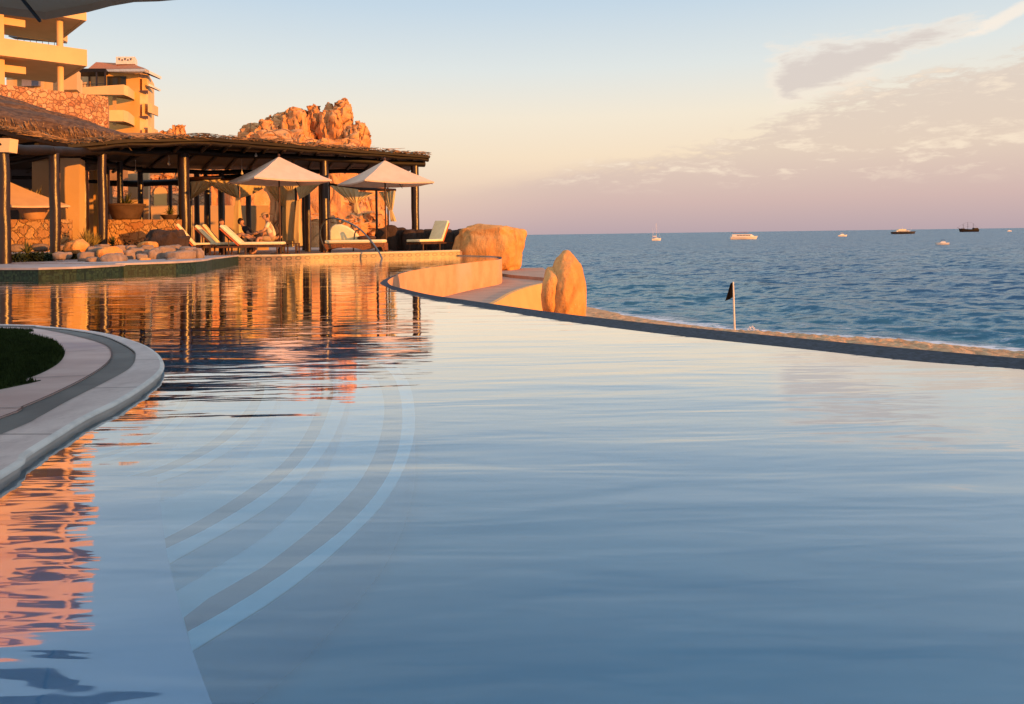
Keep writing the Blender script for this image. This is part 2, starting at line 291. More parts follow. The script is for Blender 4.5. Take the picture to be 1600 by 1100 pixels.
def water_sea():
    mt = bpy.data.materials.new('sea_water'); mt.use_nodes = True; t = N(mt.node_tree); t.n.clear()
    pos = t.new('ShaderNodeNewGeometry').outputs['Position']
    big = t.noise(t.vscale(pos, (.004, .02, 1)), 1.0, 4, .6)
    def slopes(k, rot, det, rough):              # wave facets: two independent slope fields, summed
        nd = t.new('ShaderNodeTexNoise'); t.put(nd.inputs['Vector'], t.vscale(pos, k, (0, 0, R(rot)))); nd.inputs['Scale'].default_value = 1
        nd.inputs['Detail'].default_value = det; nd.inputs['Roughness'].default_value = rough; nd.inputs['Distortion'].default_value = .4
        sb = t.new('ShaderNodeVectorMath', operation='SUBTRACT'); t.l.new(nd.outputs['Color'], sb.inputs[0]); sb.inputs[1].default_value = (.5, .5, .5); return sb.outputs[0]
    def sc_v(v, k):
        nd = t.new('ShaderNodeVectorMath', operation='MULTIPLY'); t.l.new(v, nd.inputs[0]); nd.inputs[1].default_value = k; return nd.outputs[0]
    def add_v(x, y):
        nd = t.new('ShaderNodeVectorMath', operation='ADD'); t.l.new(x, nd.inputs[0]); t.l.new(y, nd.inputs[1]); return nd.outputs[0]
    sv = add_v(sc_v(slopes((.50, .85, 1), 12, 5, .7), (1.2, 2.0, 0)), sc_v(slopes((.13, .30, 1), 6, 3, .6), (.5, 1.1, 0)))
    nrm_ = t.new('ShaderNodeNewGeometry').outputs['Normal']
    nz_ = t.new('ShaderNodeVectorMath', operation='NORMALIZE'); t.l.new(add_v(sv, nrm_), nz_.inputs[0]); nb = nz_.outputs[0]
    at = t.new('ShaderNodeAttribute'); at.attribute_name = 'shore'
    s = at.outputs['Fac']                                            # metres out from the waterline
    sh = t.ss(s, 45.0, 2.0)
    basec = t.mix(sh, (.010,.045,.105), (.014,.085,.13))
    basec = t.mix(t.m('MULTIPLY', t.ss(big, .4, .65), .35), basec, (.018,.06,.13))
    di = t.new('ShaderNodeBsdfDiffuse'); t.put(di.inputs[0], basec); t.put(di.inputs['Normal'], nb)
    gl = t.new('ShaderNodeBsdfGlossy'); gl.inputs['Roughness'].default_value = .18; gl.inputs[0].default_value = (.70, .88, 1, 1); t.put(gl.inputs['Normal'], nb)
    fr = t.new('ShaderNodeFresnel'); fr.inputs[0].default_value = 1.33; t.put(fr.inputs[1], nb)
    mx = t.new('ShaderNodeMixShader'); t.put(mx.inputs[0], t.m('MINIMUM', t.m('MULTIPLY', fr.outputs[0], .80), .6)); t.l.new(di.outputs[0], mx.inputs[1]); t.l.new(gl.outputs[0], mx.inputs[2])
    # foam
    fn = t.noise(t.vscale(pos, (.5, .9, 1)), 1.6, 7, .7, .6)
    edge = t.ss(t.m('ADD', s, t.m('MULTIPLY', t.m('SUBTRACT', fn, .5), 9.0)), 1.8, .2)
    lace = t.m('MULTIPLY', t.ss(fn, .56, .66), t.ss(s, 15, 1))
    fm = t.m('MAXIMUM', edge, t.m('MULTIPLY', lace, .55), clamp=True)
    fd = t.new('ShaderNodeBsdfDiffuse'); fd.inputs[0].default_value = (.62,.60,.62,1)
    m2 = t.new('ShaderNodeMixShader'); t.put(m2.inputs[0], fm); t.l.new(mx.outputs[0], m2.inputs[1]); t.l.new(fd.outputs[0], m2.inputs[2])
    o = t.new('ShaderNodeOutputMaterial'); t.l.new(m2.outputs[0], o.inputs[0])
    return mt
M['sea'] = water_sea()
M['sand'] = pm('sand', (.56,.34,.18), (.36,.20,.10), 2.2, .95, 1.0, .16, 2.5, (1, 1, 1), 6)

# ------------------------------------------------------------------ mesh builder
class MB:
    def __init__(s): s.v = []; s.f = []; s.uv = {}
    def add(s, vs, fs):
        o = len(s.v); s.v += [tuple(v) for v in vs]; s.f += [tuple(i+o for i in f) for f in fs]; return s
    def box(s, a, b, rz=0, c=None):
        x0, y0, z0 = a; x1, y1, z1 = b
        vs = [Vector(p) for p in ((x0,y0,z0),(x1,y0,z0),(x1,y1,z0),(x0,y1,z0),(x0,y0,z1),(x1,y0,z1),(x1,y1,z1),(x0,y1,z1))]
        if rz:
            c = Vector(c or ((x0+x1)/2, (y0+y1)/2, 0)); m = Matrix.Rotation(rz, 3, 'Z'); vs = [m@(v-c)+c for v in vs]
        return s.add(vs, [(0,3,2,1),(4,5,6,7),(0,1,5,4),(1,2,6,5),(2,3,7,6),(3,0,4,7)])
    def hexa(s, lo, hi):             # eight corners: four low, four high, counter-clockwise seen from above
        return s.add(list(lo)+list(hi), [(0,3,2,1),(4,5,6,7),(0,1,5,4),(1,2,6,5),(2,3,7,6),(3,0,4,7)])
    def tube(s, pts, rad, n=8, cap=True, wob=0):
        pts = [Vector(p) for p in pts]; rad = rad if isinstance(rad, (list, tuple)) else [rad]*len(pts)
        o = len(s.v); up = None
        for i, p in enumerate(pts):
            d = (pts[min(i+1, len(pts)-1)]-pts[max(i-1, 0)]).normalized()
            if up is None: up = d.orthogonal().normalized()
            up = (up-d*up.dot(d)); up = up.normalized() if up.length > 1e-6 else d.orthogonal().normalized()
            sd = d.cross(up)
            for k in range(n):
                a = 2*math.pi*k/n; r = rad[i]*(1+wob*mnoise.noise(p*3+Vector((k, 0, 0))))
                s.v.append(tuple(p+up*math.cos(a)*r+sd*math.sin(a)*r))
        for i in range(len(pts)-1):
            for k in range(n):
                a = o+i*n+k; b = o+i*n+(k+1) % n; s.f.append((a, b, b+n, a+n))
        if cap:
            s.f.append(tuple(o+k for k in range(n))[::-1]); e = o+(len(pts)-1)*n; s.f.append(tuple(e+k for k in range(n)))
        return s
    def lathe(s, prof, c, n=16):
        o = len(s.v)
        for r, z in prof:
            for k in range(n):
                a = 2*math.pi*k/n; s.v.append((c[0]+r*math.cos(a), c[1]+r*math.sin(a), c[2]+z))
        for i in range(len(prof)-1):
            for k in range(n):
                a = o+i*n+k; b = o+i*n+(k+1) % n; s.f.append((a, b, b+n, a+n))
        return s
    def prism(s, poly, z0, z1, top=True, bottom=False):
        n = len(poly); P = [(p[0], p[1]) for p in poly]
        ar = sum(P[i][0]*P[(i+1) % n][1]-P[(i+1) % n][0]*P[i][1] for i in range(n))
        if ar < 0: P = P[::-1]
        o = len(s.v); s.v += [(x, y, z0) for x, y in P]+[(x, y, z1) for x, y in P]
        for i in range(n):
            j = (i+1) % n; s.f.append((o+i, o+j, o+n+j, o+n+i))
        if top: s.f.append(tuple(o+n+i for i in range(n)))
        if bottom: s.f.append(tuple(o+i for i in range(n))[::-1])
        return s
    def build(s, name, mat, parent=None, smooth=True, world=True, angle=35):
        me = bpy.data.meshes.new(name); v = s.v
        if parent is not None and world:
            q = parent; off = Vector((0, 0, 0))
            while q is not None: off += Vector(q.location); q = q.parent
            v = [tuple(Vector(p)-off) for p in v]
        me.from_pydata(v, [], s.f); me.validate(); me.update()
        o = bpy.data.objects.new(name, me); col.objects.link(o)
        if mat: me.materials.append(M[mat] if isinstance(mat, str) else mat)
        if smooth:
            me.polygons.foreach_set('use_smooth', [True]*len(me.polygons)); me.set_sharp_from_angle(angle=R(angle))
        if parent is not None: o.parent = parent
        return o
def tag(o, label=None, cat=None, group=None, kind=None):
    if label: o['label'] = label
    if cat: o['category'] = cat
    if group: o['group'] = group
    if kind: o['kind'] = kind
    return o
def empty(name, loc=(0, 0, 0), rz=0):
    o = bpy.data.objects.new(name, None); col.objects.link(o); o.location = loc; o.rotation_euler = (0, 0, rz); o.empty_display_size = .2; return o
kids = {}
def copy_tree(o, parent=None):
    c = o.copy(); col.objects.link(c)
    if parent is not None: c.parent = parent
    for ch in [x for x in col.objects if x.parent == o]: copy_tree(ch, c)
    return c
def struct(o): o['kind'] = 'structure'; return o
def curve(pts, n=6):                 # Catmull-Rom through points
    P = [Vector(p) for p in pts]; P = [P[0]*2-P[1]]+P+[P[-1]*2-P[-2]]; out = []
    for i in range(1, len(P)-2):
        for k in range(n):
            t = k/n; a, b, c, d = P[i-1:i+3]
            out.append(.5*((2*b)+(c-a)*t+(2*a-5*b+4*c-d)*t*t+(3*b-a-3*c+d)*t**3))
    out.append(P[-2]); return out
def strip(name, A, B, mat, parent=None, za=None, zb=None):      # ribbon between two polylines of the same length with a run-length UV
    n = len(A); me = bpy.data.meshes.new(name); vs = [tuple(p) for p in A]+[tuple(p) for p in B]
    me.from_pydata(vs, [], [(i, i+1, n+i+1, n+i) for i in range(n-1)])
    L = [0]
    for i in range(1, n): L.append(L[-1]+(A[i]-A[i-1]).length)
    uvl = me.uv_layers.new(name='UVMap')
    for p in me.polygons:
        for li in p.loop_indices:
            vi = me.loops[li].vertex_index; uvl.data[li].uv = (L[vi % n], 0.0 if vi < n else 1.0)
    me.update()
    if me.polygons[0].normal.z < -.5: me.flip_normals()
    o = bpy.data.objects.new(name, me); col.objects.link(o); me.materials.append(M[mat])
    me.polygons.foreach_set('use_smooth', [True]*len(me.polygons))
    if parent: o.parent = parent
    return o

# ------------------------------------------------------------------ sea and beach
ZS = -5.1
shore = [Vector(p) for p in ((-60,170,0), (-22,120,0), (-6,90,0), (1.5,75,0), (5.1,61,0), (11,48.1,0), (16.1,43,0), (20.6,39.6,0), (24.5,35.2,0), (34,27,0), (52,14,0), (80,-10,0), (130,-60,0))]
SC = np.array([(p.x, p.y) for p in curve(shore, 8)])
def shore_dist(X, Y):
    best = np.full(X.shape, 1e9); sgn = np.ones(X.shape)
    for i in range(len(SC)-1):
        ax, ay = SC[i]; bx, by = SC[i+1]; dx, dy = bx-ax, by-ay; L2 = dx*dx+dy*dy
        t = np.clip(((X-ax)*dx+(Y-ay)*dy)/L2, 0, 1); ex = X-(ax+t*dx); ey = Y-(ay+t*dy); d = np.hypot(ex, ey)
        m = d < best; best = np.where(m, d, best); cr = dx*(Y-ay)-dy*(X-ax); sgn = np.where(m, np.where(cr > 0, 1, -1), sgn)
    return best*sgn
def grid_obj(name, X, Y, Z, mat, attr=None):
    nr, nc = X.shape; me = bpy.data.meshes.new(name)
    v = np.stack([X, Y, Z], -1).reshape(-1, 3)
    idx = np.arange(nr*nc).reshape(nr, nc); q = np.stack([idx[:-1,:-1], idx[:-1,1:], idx[1:,1:], idx[1:,:-1]], -1).reshape(-1, 4)
    me.vertices.add(len(v)); me.vertices.foreach_set('co', v.ravel()); me.loops.add(q.size); me.loops.foreach_set('vertex_index', q.ravel())
    me.polygons.add(len(q)); me.polygons.foreach_set('loop_start', np.arange(0, q.size, 4)); me.polygons.foreach_set('loop_total', np.full(len(q), 4))
    me.update(calc_edges=True)
    me.polygons.foreach_set('use_smooth', np.ones(len(q), bool))
    if attr is not None:
        a = me.attributes.new('shore', 'FLOAT', 'POINT'); a.data.foreach_set('value', attr.ravel().astype(np.float32))
    me.materials.append(M[mat]); me.update()
    if me.polygons[0].normal.z < 0: me.flip_normals()
    o = bpy.data.objects.new(name, me); col.objects.link(o); return o
dpx = np.concatenate([np.linspace(330, 6, 520), np.geomspace(5.7, .12, 40)]); DD = (H-ZS)*F/dpx
ang = np.concatenate([np.linspace(-95, -32, 30)[:-1], np.linspace(-32, 40, 520), np.linspace(40, 100, 30)[1:]])
A_, D_ = np.meshgrid(np.radians(ang), DD); Rr = D_
X = Rr*np.sin(A_); Y = Rr*np.cos(A_)
SD = shore_dist(np.where(Rr < 600, X, 900), np.where(Rr < 600, Y, 900))
Zw = np.zeros_like(X); res = Rr*Rr/((H-ZS)*F)*.62
for i in range(34):
    lam = 1.3*1.085**i*(1+.1*rng.random()); th = R(205+rng.normal()*28); k = 2*math.pi/lam
    amp = .0125*lam**.85
    fade = np.clip(lam/(res*2.4)-.5, 0, 1)
    ph = k*(X*math.cos(th)+Y*math.sin(th))+rng.random()*6.28
    Zw += amp*.45*fade*(1-np.abs(np.sin(ph/2))*2)
Zw *= np.clip((SD+2)/8, .12, 1)
# the wave about to break along the beach
Zw += .34*np.exp(-((SD-7.5)/1.7)**2)*(.55+.45*np.sin(X*.25+1.0))+.10*np.exp(-((SD-15)/2.6)**2)
sea = struct(grid_obj('sea', X, Y, ZS+Zw, 'sea', SD))
# beach: rows follow the shoreline, from under the water up to the foot of the pool wall
SP = np.array([(p.x, p.y) for p in curve(shore[2:11], 60)]); tg = np.gradient(SP, axis=0); tg /= np.linalg.norm(tg, axis=1)[:, None]; nrm = np.stack([tg[:, 1], -tg[:, 0]], -1)
nrm = np.where((nrm@np.array([-.6, -.8]))[:, None] > 0, nrm, -nrm)
so_ = np.concatenate([np.linspace(-6, 10, 110), np.linspace(10.5, 45, 30)])
BX = SP[:, None, 0]+nrm[:, None, 0]*so_[None]; BY = SP[:, None, 1]+nrm[:, None, 1]*so_[None]
prof = np.where(so_ < 0, so_*.10, np.minimum(so_*.115, 1.0+so_*.01))
BZ = ZS+np.repeat(prof[None], len(SP), 0)
nz = np.array([[mnoise.fractal(Vector((x*.8, y*.8, 0)), 1.0, 2.0, 4) for x, y in zip(rx, ry)] for rx, ry in zip(BX, BY)])
n3 = np.array([[mnoise.noise(Vector((x*2.6, y*2.6, 5))) for x, y in zip(rx, ry)] for rx, ry in zip(BX, BY)])
BZ += (nz*.16+n3*.10)*np.clip((so_[None]+.5)/3, .08, 1)
struct(grid_obj('beach', BX, BY, BZ, 'sand'))

# ------------------------------------------------------------------ pool: rim, water, floor
inner_px = [(1600,577),(1425,564),(1250,545),(1075,526.5),(940,510),(850,497),(737,477.5),(670,466),(625,455),(603,448),(594,443)]
outer_px = [(1600,560),(1425,545),(1250,528.5),(1075,511.5),(940,497),(850,486),(737,470),(672,460.5),(630,451),(612,446),(606,441)]
INN = [Vector((9, -7, 0)), Vector((8.2, -2.5, 0)), Vector((5.6, 1.1, 0)), Vector((4.2, 2.35, 0)), Vector((3.3, 3.12, 0)), Vector((2.85, 3.51, 0))]+[G(x, y, 0) for x, y in inner_px]
OUT = [Vector((9.4, -7, .03)), Vector((8.6, -2.3, .03)), Vector((5.75, 1.3, .03)), Vector((4.35, 2.52, .03)), Vector((3.42, 3.28, .03)), Vector((2.95, 3.67, .03))]+[G(x, y, .03) for x, y in outer_px]
inn2 = [(596,440),(602,436),(621,428.5),(645,424),(681,418.6),(737,411.6),(770,406.8),(779,404),(778,402.3),(768,401),(737,399.8),(716,399.4)]
out2 = [(607,437.5),(613,433.5),(626,427.5),(647,422.5),(682,417),(738,409.8),(778,405.6),(784,403.3),(782,401.4),(771,400),(738,398.9),(716,398.4)]
INN += [G(x, y, 0) for x, y in inn2]; OUT += [G(x, y, .03) for x, y in out2]
CI = curve(INN, 6); CO = curve(OUT, 6)
rim = empty('pool_rim', CI[60]); struct(rim)
def rel(o, root):
    for v in o.data.vertices: v.co -= Vector(root.location)
    o.parent = root; return o
rel(strip('rim_top', CI, CO, 'rim_tile'), rim)
# thin pale lip at the water line
lip0 = [p+Vector((0, 0, -.02)) for p in CI]; lip1 = []
for p, q in zip(CI, CO):
    d = (q-p); d.z = 0; d.normalize(); lip1.append(p-d*.0+Vector((0, 0, .0)))
rel(strip('rim_inner_face', [p+Vector((0, 0, -.04)) for p in CI], CI, 'rim_tile'), rim)
ps_lo = []
for i, p in enumerate(CI):
    t_ = (CI[min(i+1, len(CI)-1)]-CI[max(0, i-1)]).normalized(); wd_ = 1.9 if i < 84 else .25
    ps_lo.append(p+Vector((-t_.y, t_.x, 0))*wd_*(1 if (Vector((-t_.y, t_.x, 0)).dot(CI[i]-CO[i]) > 0) else -1)+Vector((0, 0, -.53)))
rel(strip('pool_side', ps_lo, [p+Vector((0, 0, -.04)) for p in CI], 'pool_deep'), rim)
k1 = int(len(CO)*.66)
# outer wall: grey tiled end of the bay, then ochre plaster
M['bay_plaster'] = pm('bay_wall_plaster', (.62,.34,.19), (.52,.27,.14), 1.6, .85, .5, .02, 14, c3=(.55,.36,.26))
i0 = next(i for i, p in enumerate(CO) if p.y > 11.4 and i > 50); i1 = next(i for i, p in enumerate(CO) if p.y > 15.3 and i > i0)
dn = [Vector((p.x, p.y, -4.6)) for p in CO]
rel(strip('outer_wall', dn[:i0+1], CO[:i0+1], 'bay_plaster'), rim)
rel(strip('end_wall', dn[i0:i1+1], CO[i0:i1+1], 'bay_plaster'), rim)
rel(strip('bay_wall', dn[i1:], CO[i1:], 'bay_plaster'), rim)

wp = [(p.x, p.y) for p in CI]+[(-1.8, 27.2), (-9, 28), (-30, 28), (-30, -7)]
mb = MB(); mb.v = [(x, y, 0) for x, y in wp]; mb.f = [tuple(range(len(wp)))]
pw = struct(mb.build('pool_water', 'pool_water', smooth=False))
bm = bmesh.new(); bm.from_mesh(pw.data); bmesh.ops.triangulate(bm, faces=bm.faces[:])
for f in bm.faces:
    if f.normal.z < 0: f.normal_flip()
bm.to_mesh(pw.data); bm.free()
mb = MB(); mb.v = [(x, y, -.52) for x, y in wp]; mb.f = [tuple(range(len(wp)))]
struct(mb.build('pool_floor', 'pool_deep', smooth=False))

def poly(name, pts, z0, mat, parent=None):      # solid step: pts share one height
    m_ = MB().prism([(p.x, p.y) for p in pts], z0, pts[0].z, True); return m_.build(name, mat, parent, smooth=False)
steps = struct(empty('pool_steps', (-1, 3, -.6)))
defs = [
 (-.29, [(300,1020),(345,992),(420,945),(490,893),(560,830),(605,780),(636,722),(648,670),(645,620),(630,585),(595,552),(520,530)],
        [(293,987),(350,955),(410,918),(480,870),(545,818),(592,765),(618,715),(628,665),(626,622),(612,585),(578,558)],
        [(287,965),(340,925),(400,893),(465,845),(520,798),(560,755),(586,708),(598,665),(600,627),(588,592),(560,566)]),
 (-.205, [(262,884),(330,846),(410,800),(470,752),(512,700),(535,650),(545,610),(535,575),(500,548)],
        [(257,858),(325,825),(395,783),(452,740),(492,690),(512,645),(521,610),(512,580)],
        [(254,843),(315,811),(385,767),(438,727),(474,683),(494,640),(502,608),(496,584)]),
 (-.14, [(130,775),(220,762),(300,736),(365,702),(410,664),(432,628),(438,600),(425,572)],
        [(130,762),(215,750),(285,727),(345,695),(388,658),(409,625),(414,600)],
        [(130,754),(210,742),(275,719),(333,687),(374,652),(395,622),(401,600)]),
 (-.07, [(128,733),(190,716),(245,692),(285,660),(310,630),(322,600),(318,575)],
        [(128,724),(185,708),(236,685),(272,655),(294,627),(303,603)],
        [(128,719),(180,703),(229,680),(263,651),(284,625),(293,603)])]
for z, E, S1, S0 in defs:
    ed = curve([G(x, y, z) for x, y in E], 6)
    back = [Vector((ed[-1].x-1.6, ed[-1].y+.6, z)), Vector((-3.6, 5.4, z)), Vector((-3.6, 1.2, z)), Vector((ed[0].x-.5, ed[0].y-.0, z))]
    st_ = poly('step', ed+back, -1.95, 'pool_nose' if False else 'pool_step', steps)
    e2 = [p+Vector((0, 0, .004)) for p in ed]
    s1 = curve([G(x, y, z+.004) for x, y in S1], 6); 
    # resample helper
    def resamp(P, n):
        L = [0]
        for i in range(1, len(P)): L.append(L[-1]+(P[i]-P[i-1]).length)
        out = []
        for k in range(n):
            s = L[-1]*k/(n-1); i = max(j for j in range(len(L)) if L[j] <= s+1e-9); i = min(i, len(P)-2)
            t = (s-L[i])/max(1e-9, L[i+1]-L[i]); out.append(P[i].lerp(P[i+1], min(1, t)))
        return out
    s0 = curve([G(x, y, z+.004) for x, y in S0], 6)
    nearer = ed[:int(len(ed)*len(s1)/len(ed))]
    A = resamp(s0, 40); B = resamp(s1, 40); ex = [p for p in e2 if p.y <= s1[-1].y+.3]; Cc = resamp(ex, 40)
    def child(o, root):
        w_ = Vector(root.location)+(Vector(root.parent.location) if root.parent else Vector((0,0,0)))
        for v in o.data.vertices: v.co -= w_
        o.parent = root; return o
    child(strip('tile_band', A, B, 'step_tile'), st_)
    B2 = [p+Vector((0,0,.0)) for p in B]
    child(strip('nosing', B2, Cc, 'pool_nose'), st_)
shelf_px = [(245,745),(252,800),(260,860),(270,905),(284,960),(302,1022),(318,1065),(335,1110),(360,1200)]
sh = [G(x, y, -.055) for x, y in shelf_px]+[Vector((-1.2, .5, -.055)), Vector((-3.5, .5, -.055)), Vector((-3.5, 2.2, -.055))]
sh.append(G(120, 742, -.055))
struct(poly('pool_shelf', sh, -1.95, 'pool_shelf'))

# ------------------------------------------------------------------ near left deck with coping, drain strip, paving and lawn
ZD = .036
o_px = [(0,506),(82,510),(164,519.5),(218,534.5),(245,549.5),(256,564.5),(253.6,578),(232,597),(191,623),(136,650),(82,683),(41,709),(13.6,733.6)]
g1_px = [(0,508.5),(60,511.5),(109,515.5),(164,526),(204.5,545.5),(211,559),(202,575.5),(164,597),(109,624.5),(54.5,654.5),(0,679)]
g0_px = [(0,510.5),(30,511.5),(68,514.5),(123,526),(164,538.6),(174.5,553.6),(166,568.6),(136,589),(82,616),(27,639.5),(0,653)]
l_px = [(0,515),(41,521),(82,533),(99.5,548),(95.5,563),(71,579.5),(27,597),(0,608)]
def dl(px, ext0, ext1, z=ZD):
    return resamp(curve([Vector((*ext0, z))]+[G(x, y, z) for x, y in px]+[Vector((*ext1, z))], 8), 120)
OC = dl(o_px, (-6.5, 6.75), (-1.35, 1.2)); GC1 = dl(g1_px, (-6.6, 6.6), (-1.75, 1.2)); GC0 = dl(g0_px, (-6.7, 6.45), (-1.95, 1.2)); LC = dl(l_px, (-6.8, 6.15), (-3.2, 1.2))
def inset(P, d):
    out = []
    for i, p in enumerate(P):
        t = (P[min(i+1, len(P)-1)]-P[max(0, i-1)]).normalized(); out.append(p+Vector((t.y, -t.x, 0))*d)
    return out
deck = struct(empty('near_deck', (-2.5, 3.5, 0)))
B1 = inset(OC, .02)
if (B1[60]-GC1[60]).length > (OC[60]-GC1[60]).length: B1 = inset(OC, -.02)
sgnd = 1 if (B1[60]-OC[60]).dot(inset(OC, .01)[60]-OC[60]) > 0 else -1
child(strip('coping', B1, GC1, 'coping'), deck)
# rounded nose: a few rings from the top edge down to the waterline
prof_ = [(.02, 0), (.010, -.001), (.003, -.004), (0, -.009), (0, -.015), (.004, -.018), (.022, -.019)]
nv = []; 
for d_, z_ in prof_: nv.append([p+Vector((0, 0, z_)) for p in inset(OC, sgnd*d_)])
mb = MB(); n_ = len(OC)
for ring in nv: mb.v += [tuple(p) for p in ring]
for r in range(len(nv)-1):
    for i in range(n_-1): mb.f.append((r*n_+i, r*n_+i+1, (r+1)*n_+i+1, (r+1)*n_+i))
mb.build('coping_nose', 'bullnose', deck)
mb = MB(); ra = [p+Vector((0, 0, -.0185)) for p in inset(OC, sgnd*.014)]; rb2 = [p+Vector((0, 0, -.5)) for p in inset(OC, sgnd*.02)]
mb.v = [tuple(p) for p in ra+rb2]; mb.f = [(i, i+1, n_+i+1, n_+i) for i in range(n_-1)]; mb.build('pool_edge_face', 'coping_plain', deck)
child(strip('drain_strip', [p+Vector((0,0,-.004)) for p in GC1], [p+Vector((0,0,-.004)) for p in GC0], 'groove'), deck)
MB().prism([(p.x, p.y) for p in GC0]+[(-9, 1.2), (-9, 6.45)], -.4, ZD-.002).build('paving', 'paving', deck, smooth=False)
for i in range(14, 118, 13):
    a = LC[i]; b = min(GC0, key=lambda p: (p-a).length); e_ = (b-a).normalized(); s_ = Vector((-e_.y, e_.x, 0))*.0035; up_ = Vector((0, 0, .002))
    mb = MB(); mb.add([a-s_+up_, b-s_+up_, b+s_+up_, a+s_+up_], [(0, 1, 2, 3)]); mb.build('paving_joint', 'groove', deck, smooth=False)
jn = inset(GC0, sgnd*-.006); child(strip('joint', [p+Vector((0,0,.004)) for p in jn], [p+Vector((0,0,.004)) for p in inset(GC0, sgnd*.003)], 'black_paint'), deck)
jn = inset(GC1, sgnd*-.003); child(strip('joint', [p+Vector((0,0,.004)) for p in jn], [p+Vector((0,0,.004)) for p in inset(GC1, sgnd*.002)], 'groove'), deck)
lp = [(p.x, p.y) for p in LC]+[(-9, 1.2), (-9, 6.15)]
mb = MB().prism(lp, -.4, ZD+.002); lawn_base = struct(mb.build('lawn_base', 'lawn', smooth=False))
# grass blades
# unseen wall added behind the viewer to keep the sun off the near deck
bw = empty('added_shade_wall', (5.0, -4.4, 0)); tag(bw, 'added unseen stone wall shading the near end of the pool', 'wall')
MB().box((-.5, -5.0, -1.4), (20, -4.2, 2.22)).build('wall', 'garden_wall', bw, smooth=False); MB().box((-.56, -5.06, 2.222), (20.06, -4.14, 2.3)).build('shade_wall_cap', 'coping_plain', bw, smooth=False)
mb = MB(); LCp = [(p.x, p.y) for p in LC]
def inside(x, y, P):
    c = False; j = len(P)-1
    for i in range(len(P)):
        if (P[i][1] > y) != (P[j][1] > y) and x < (P[j][0]-P[i][0])*(y-P[i][1])/(P[j][1]-P[i][1])+P[i][0]: c = not c
        j = i
    return c
cnt = 0
while cnt < 26000:
    y = random.uniform(2.8, 6.3); x = -y*random.uniform(.55, .76)
    if not inside(x, y, lp): continue
    a = random.uniform(0, 6.28); h = random.uniform(.012, .03); wv = .003; dx, dy = math.cos(a)*wv, math.sin(a)*wv; lx, ly = random.uniform(-.01, .01), random.uniform(-.01, .01)
    mb.add([(x-dx, y-dy, ZD+.001), (x+dx, y+dy, ZD+.001), (x+lx, y+ly, ZD+.001+h)], [(0, 1, 2)]); cnt += 1
gr = mb.build('lawn_grass', 'lawn', smooth=False); gr['kind'] = 'stuff'; gr['label'] = 'short dark green lawn inside the curved coping'

# ------------------------------------------------------------------ far deck, ledges
ZF = .2
edge_px = [(331,409.6),(385,408.8),(440,408),(497,406),(560,404.2),(620,402.5),(680,400.8),(719,399.6)]
FE = [G(x, y, 0) for x, y in edge_px]
dpoly = [(p.x, p.y) for p in FE]+[(-1.6, 29), (-2.2, 31.5), (-6, 60), (-22, 110), (-140, 150), (-140, 14), (-30, 14), (-20, 17.5), (-14, 18.2), (-11, 19.4), (-9.9, 20.5)]
mb = MB().prism(dpoly, -4.9, ZF-.05); struct(mb.build('ground', 'deckstone', smooth=False))
fd = struct(empty('far_deck_edge', tuple(FE[3])))
top0 = [p+Vector((0, 0, ZF)) for p in FE]; bk0 = [p+Vector((-.1, .6, ZF)) for p in FE]
out0 = [p+Vector((.01, -.04, ZF)) for p in FE]
mb = MB()
for i in range(len(FE)-1):
    mb.hexa([out0[i]-Vector((0,0,.05)), out0[i+1]-Vector((0,0,.05)), bk0[i+1]-Vector((0,0,.05)), bk0[i]-Vector((0,0,.05))], [out0[i], out0[i+1], bk0[i+1], bk0[i]])
mb.build('coping', 'far_coping', fd, smooth=False)
f0 = [p+Vector((0, -.01, -.3)) for p in FE]; 
fa = [p+Vector((0, -.01, .0)) for p in FE]; fb = [p+Vector((0, -.01, ZF-.05)) for p in FE]
child(strip('tile_band', fa, fb, 'chain_tile'), fd); child(strip('wall_below', f0, fa, 'far_coping'), fd)
# ledges with green mosaic faces
def ledge(name, px, back, z, label):
    P = [G(x, y, 0) for x, y in px]; pl = [(p.x, p.y) for p in P]+back
    r = struct(empty(name, (P[0].x, P[0].y, 0)))
    MB().prism(pl, -1.4, z-.04).build('tiled_wall', 'green_tile', r, smooth=False)
    c = Vector((sum(a for a, b in pl)/len(pl), sum(b for a, b in pl)/len(pl)))
    big = [((a-c.x)*1.008+c.x, (b-c.y)*1.008+c.y-.02) for a, b in pl]
    MB().prism(big, z-.04, z, True, True).build('ledge_top', 'ledge_top', r, smooth=False)
    return r
ledge('planter_ledge', [(-260,429),(-100,432.5),(0,434.5),(60,434.6),(120,432.6),(186,428)], [(-8.6, 18.2), (-14, 19.5), (-24, 19)], .2, '')
ledge('rock_ledge', [(182,427.4),(230,425.4),(275,423.4),(306,421),(323,418.6),(331,416)], [(-8.2, 23.0), (-12, 22.6), (-13, 18.5)], .215, '')

# ------------------------------------------------------------------ bay terrace and boulders
ZT = -.65
tp = [G(x, y, ZT) for x, y in [(752,486),(778,472),(800,459),(825,450),(850,444),(876,440.5)]]
tpoly = [(p.x, p.y) for p in curve(tp, 5)]+[(1.36, 22.2), (1.2, 29.5), (-3, 30), (-3.2, 11), (-1.5, 10.5), (-.75, 11.5)]
M['terrace'] = pm('terrace_stone', (.42,.26,.18), (.33,.20,.14), 1.2, .8, .4, .02, 4, (1, 2.5, 1))
M['terrace_wall'] = pm('terrace_wall_plaster', (.70,.36,.12), (.64,.32,.10), 1.2, .85, .3, .01, 8)
mb = MB().prism([(p[0], p[1]) for p in tpoly], -4.6, ZT-.005, True); ter = struct(mb.build('bay_terrace', 'terrace', smooth=False))
cv = curve(tp, 6); c_o = [p+Vector((.02, -.07, .03)) for p in cv]; 
c_i = [p+Vector((-.06, .12, .03)) for p in cv]
mb = MB()
n = len(cv)
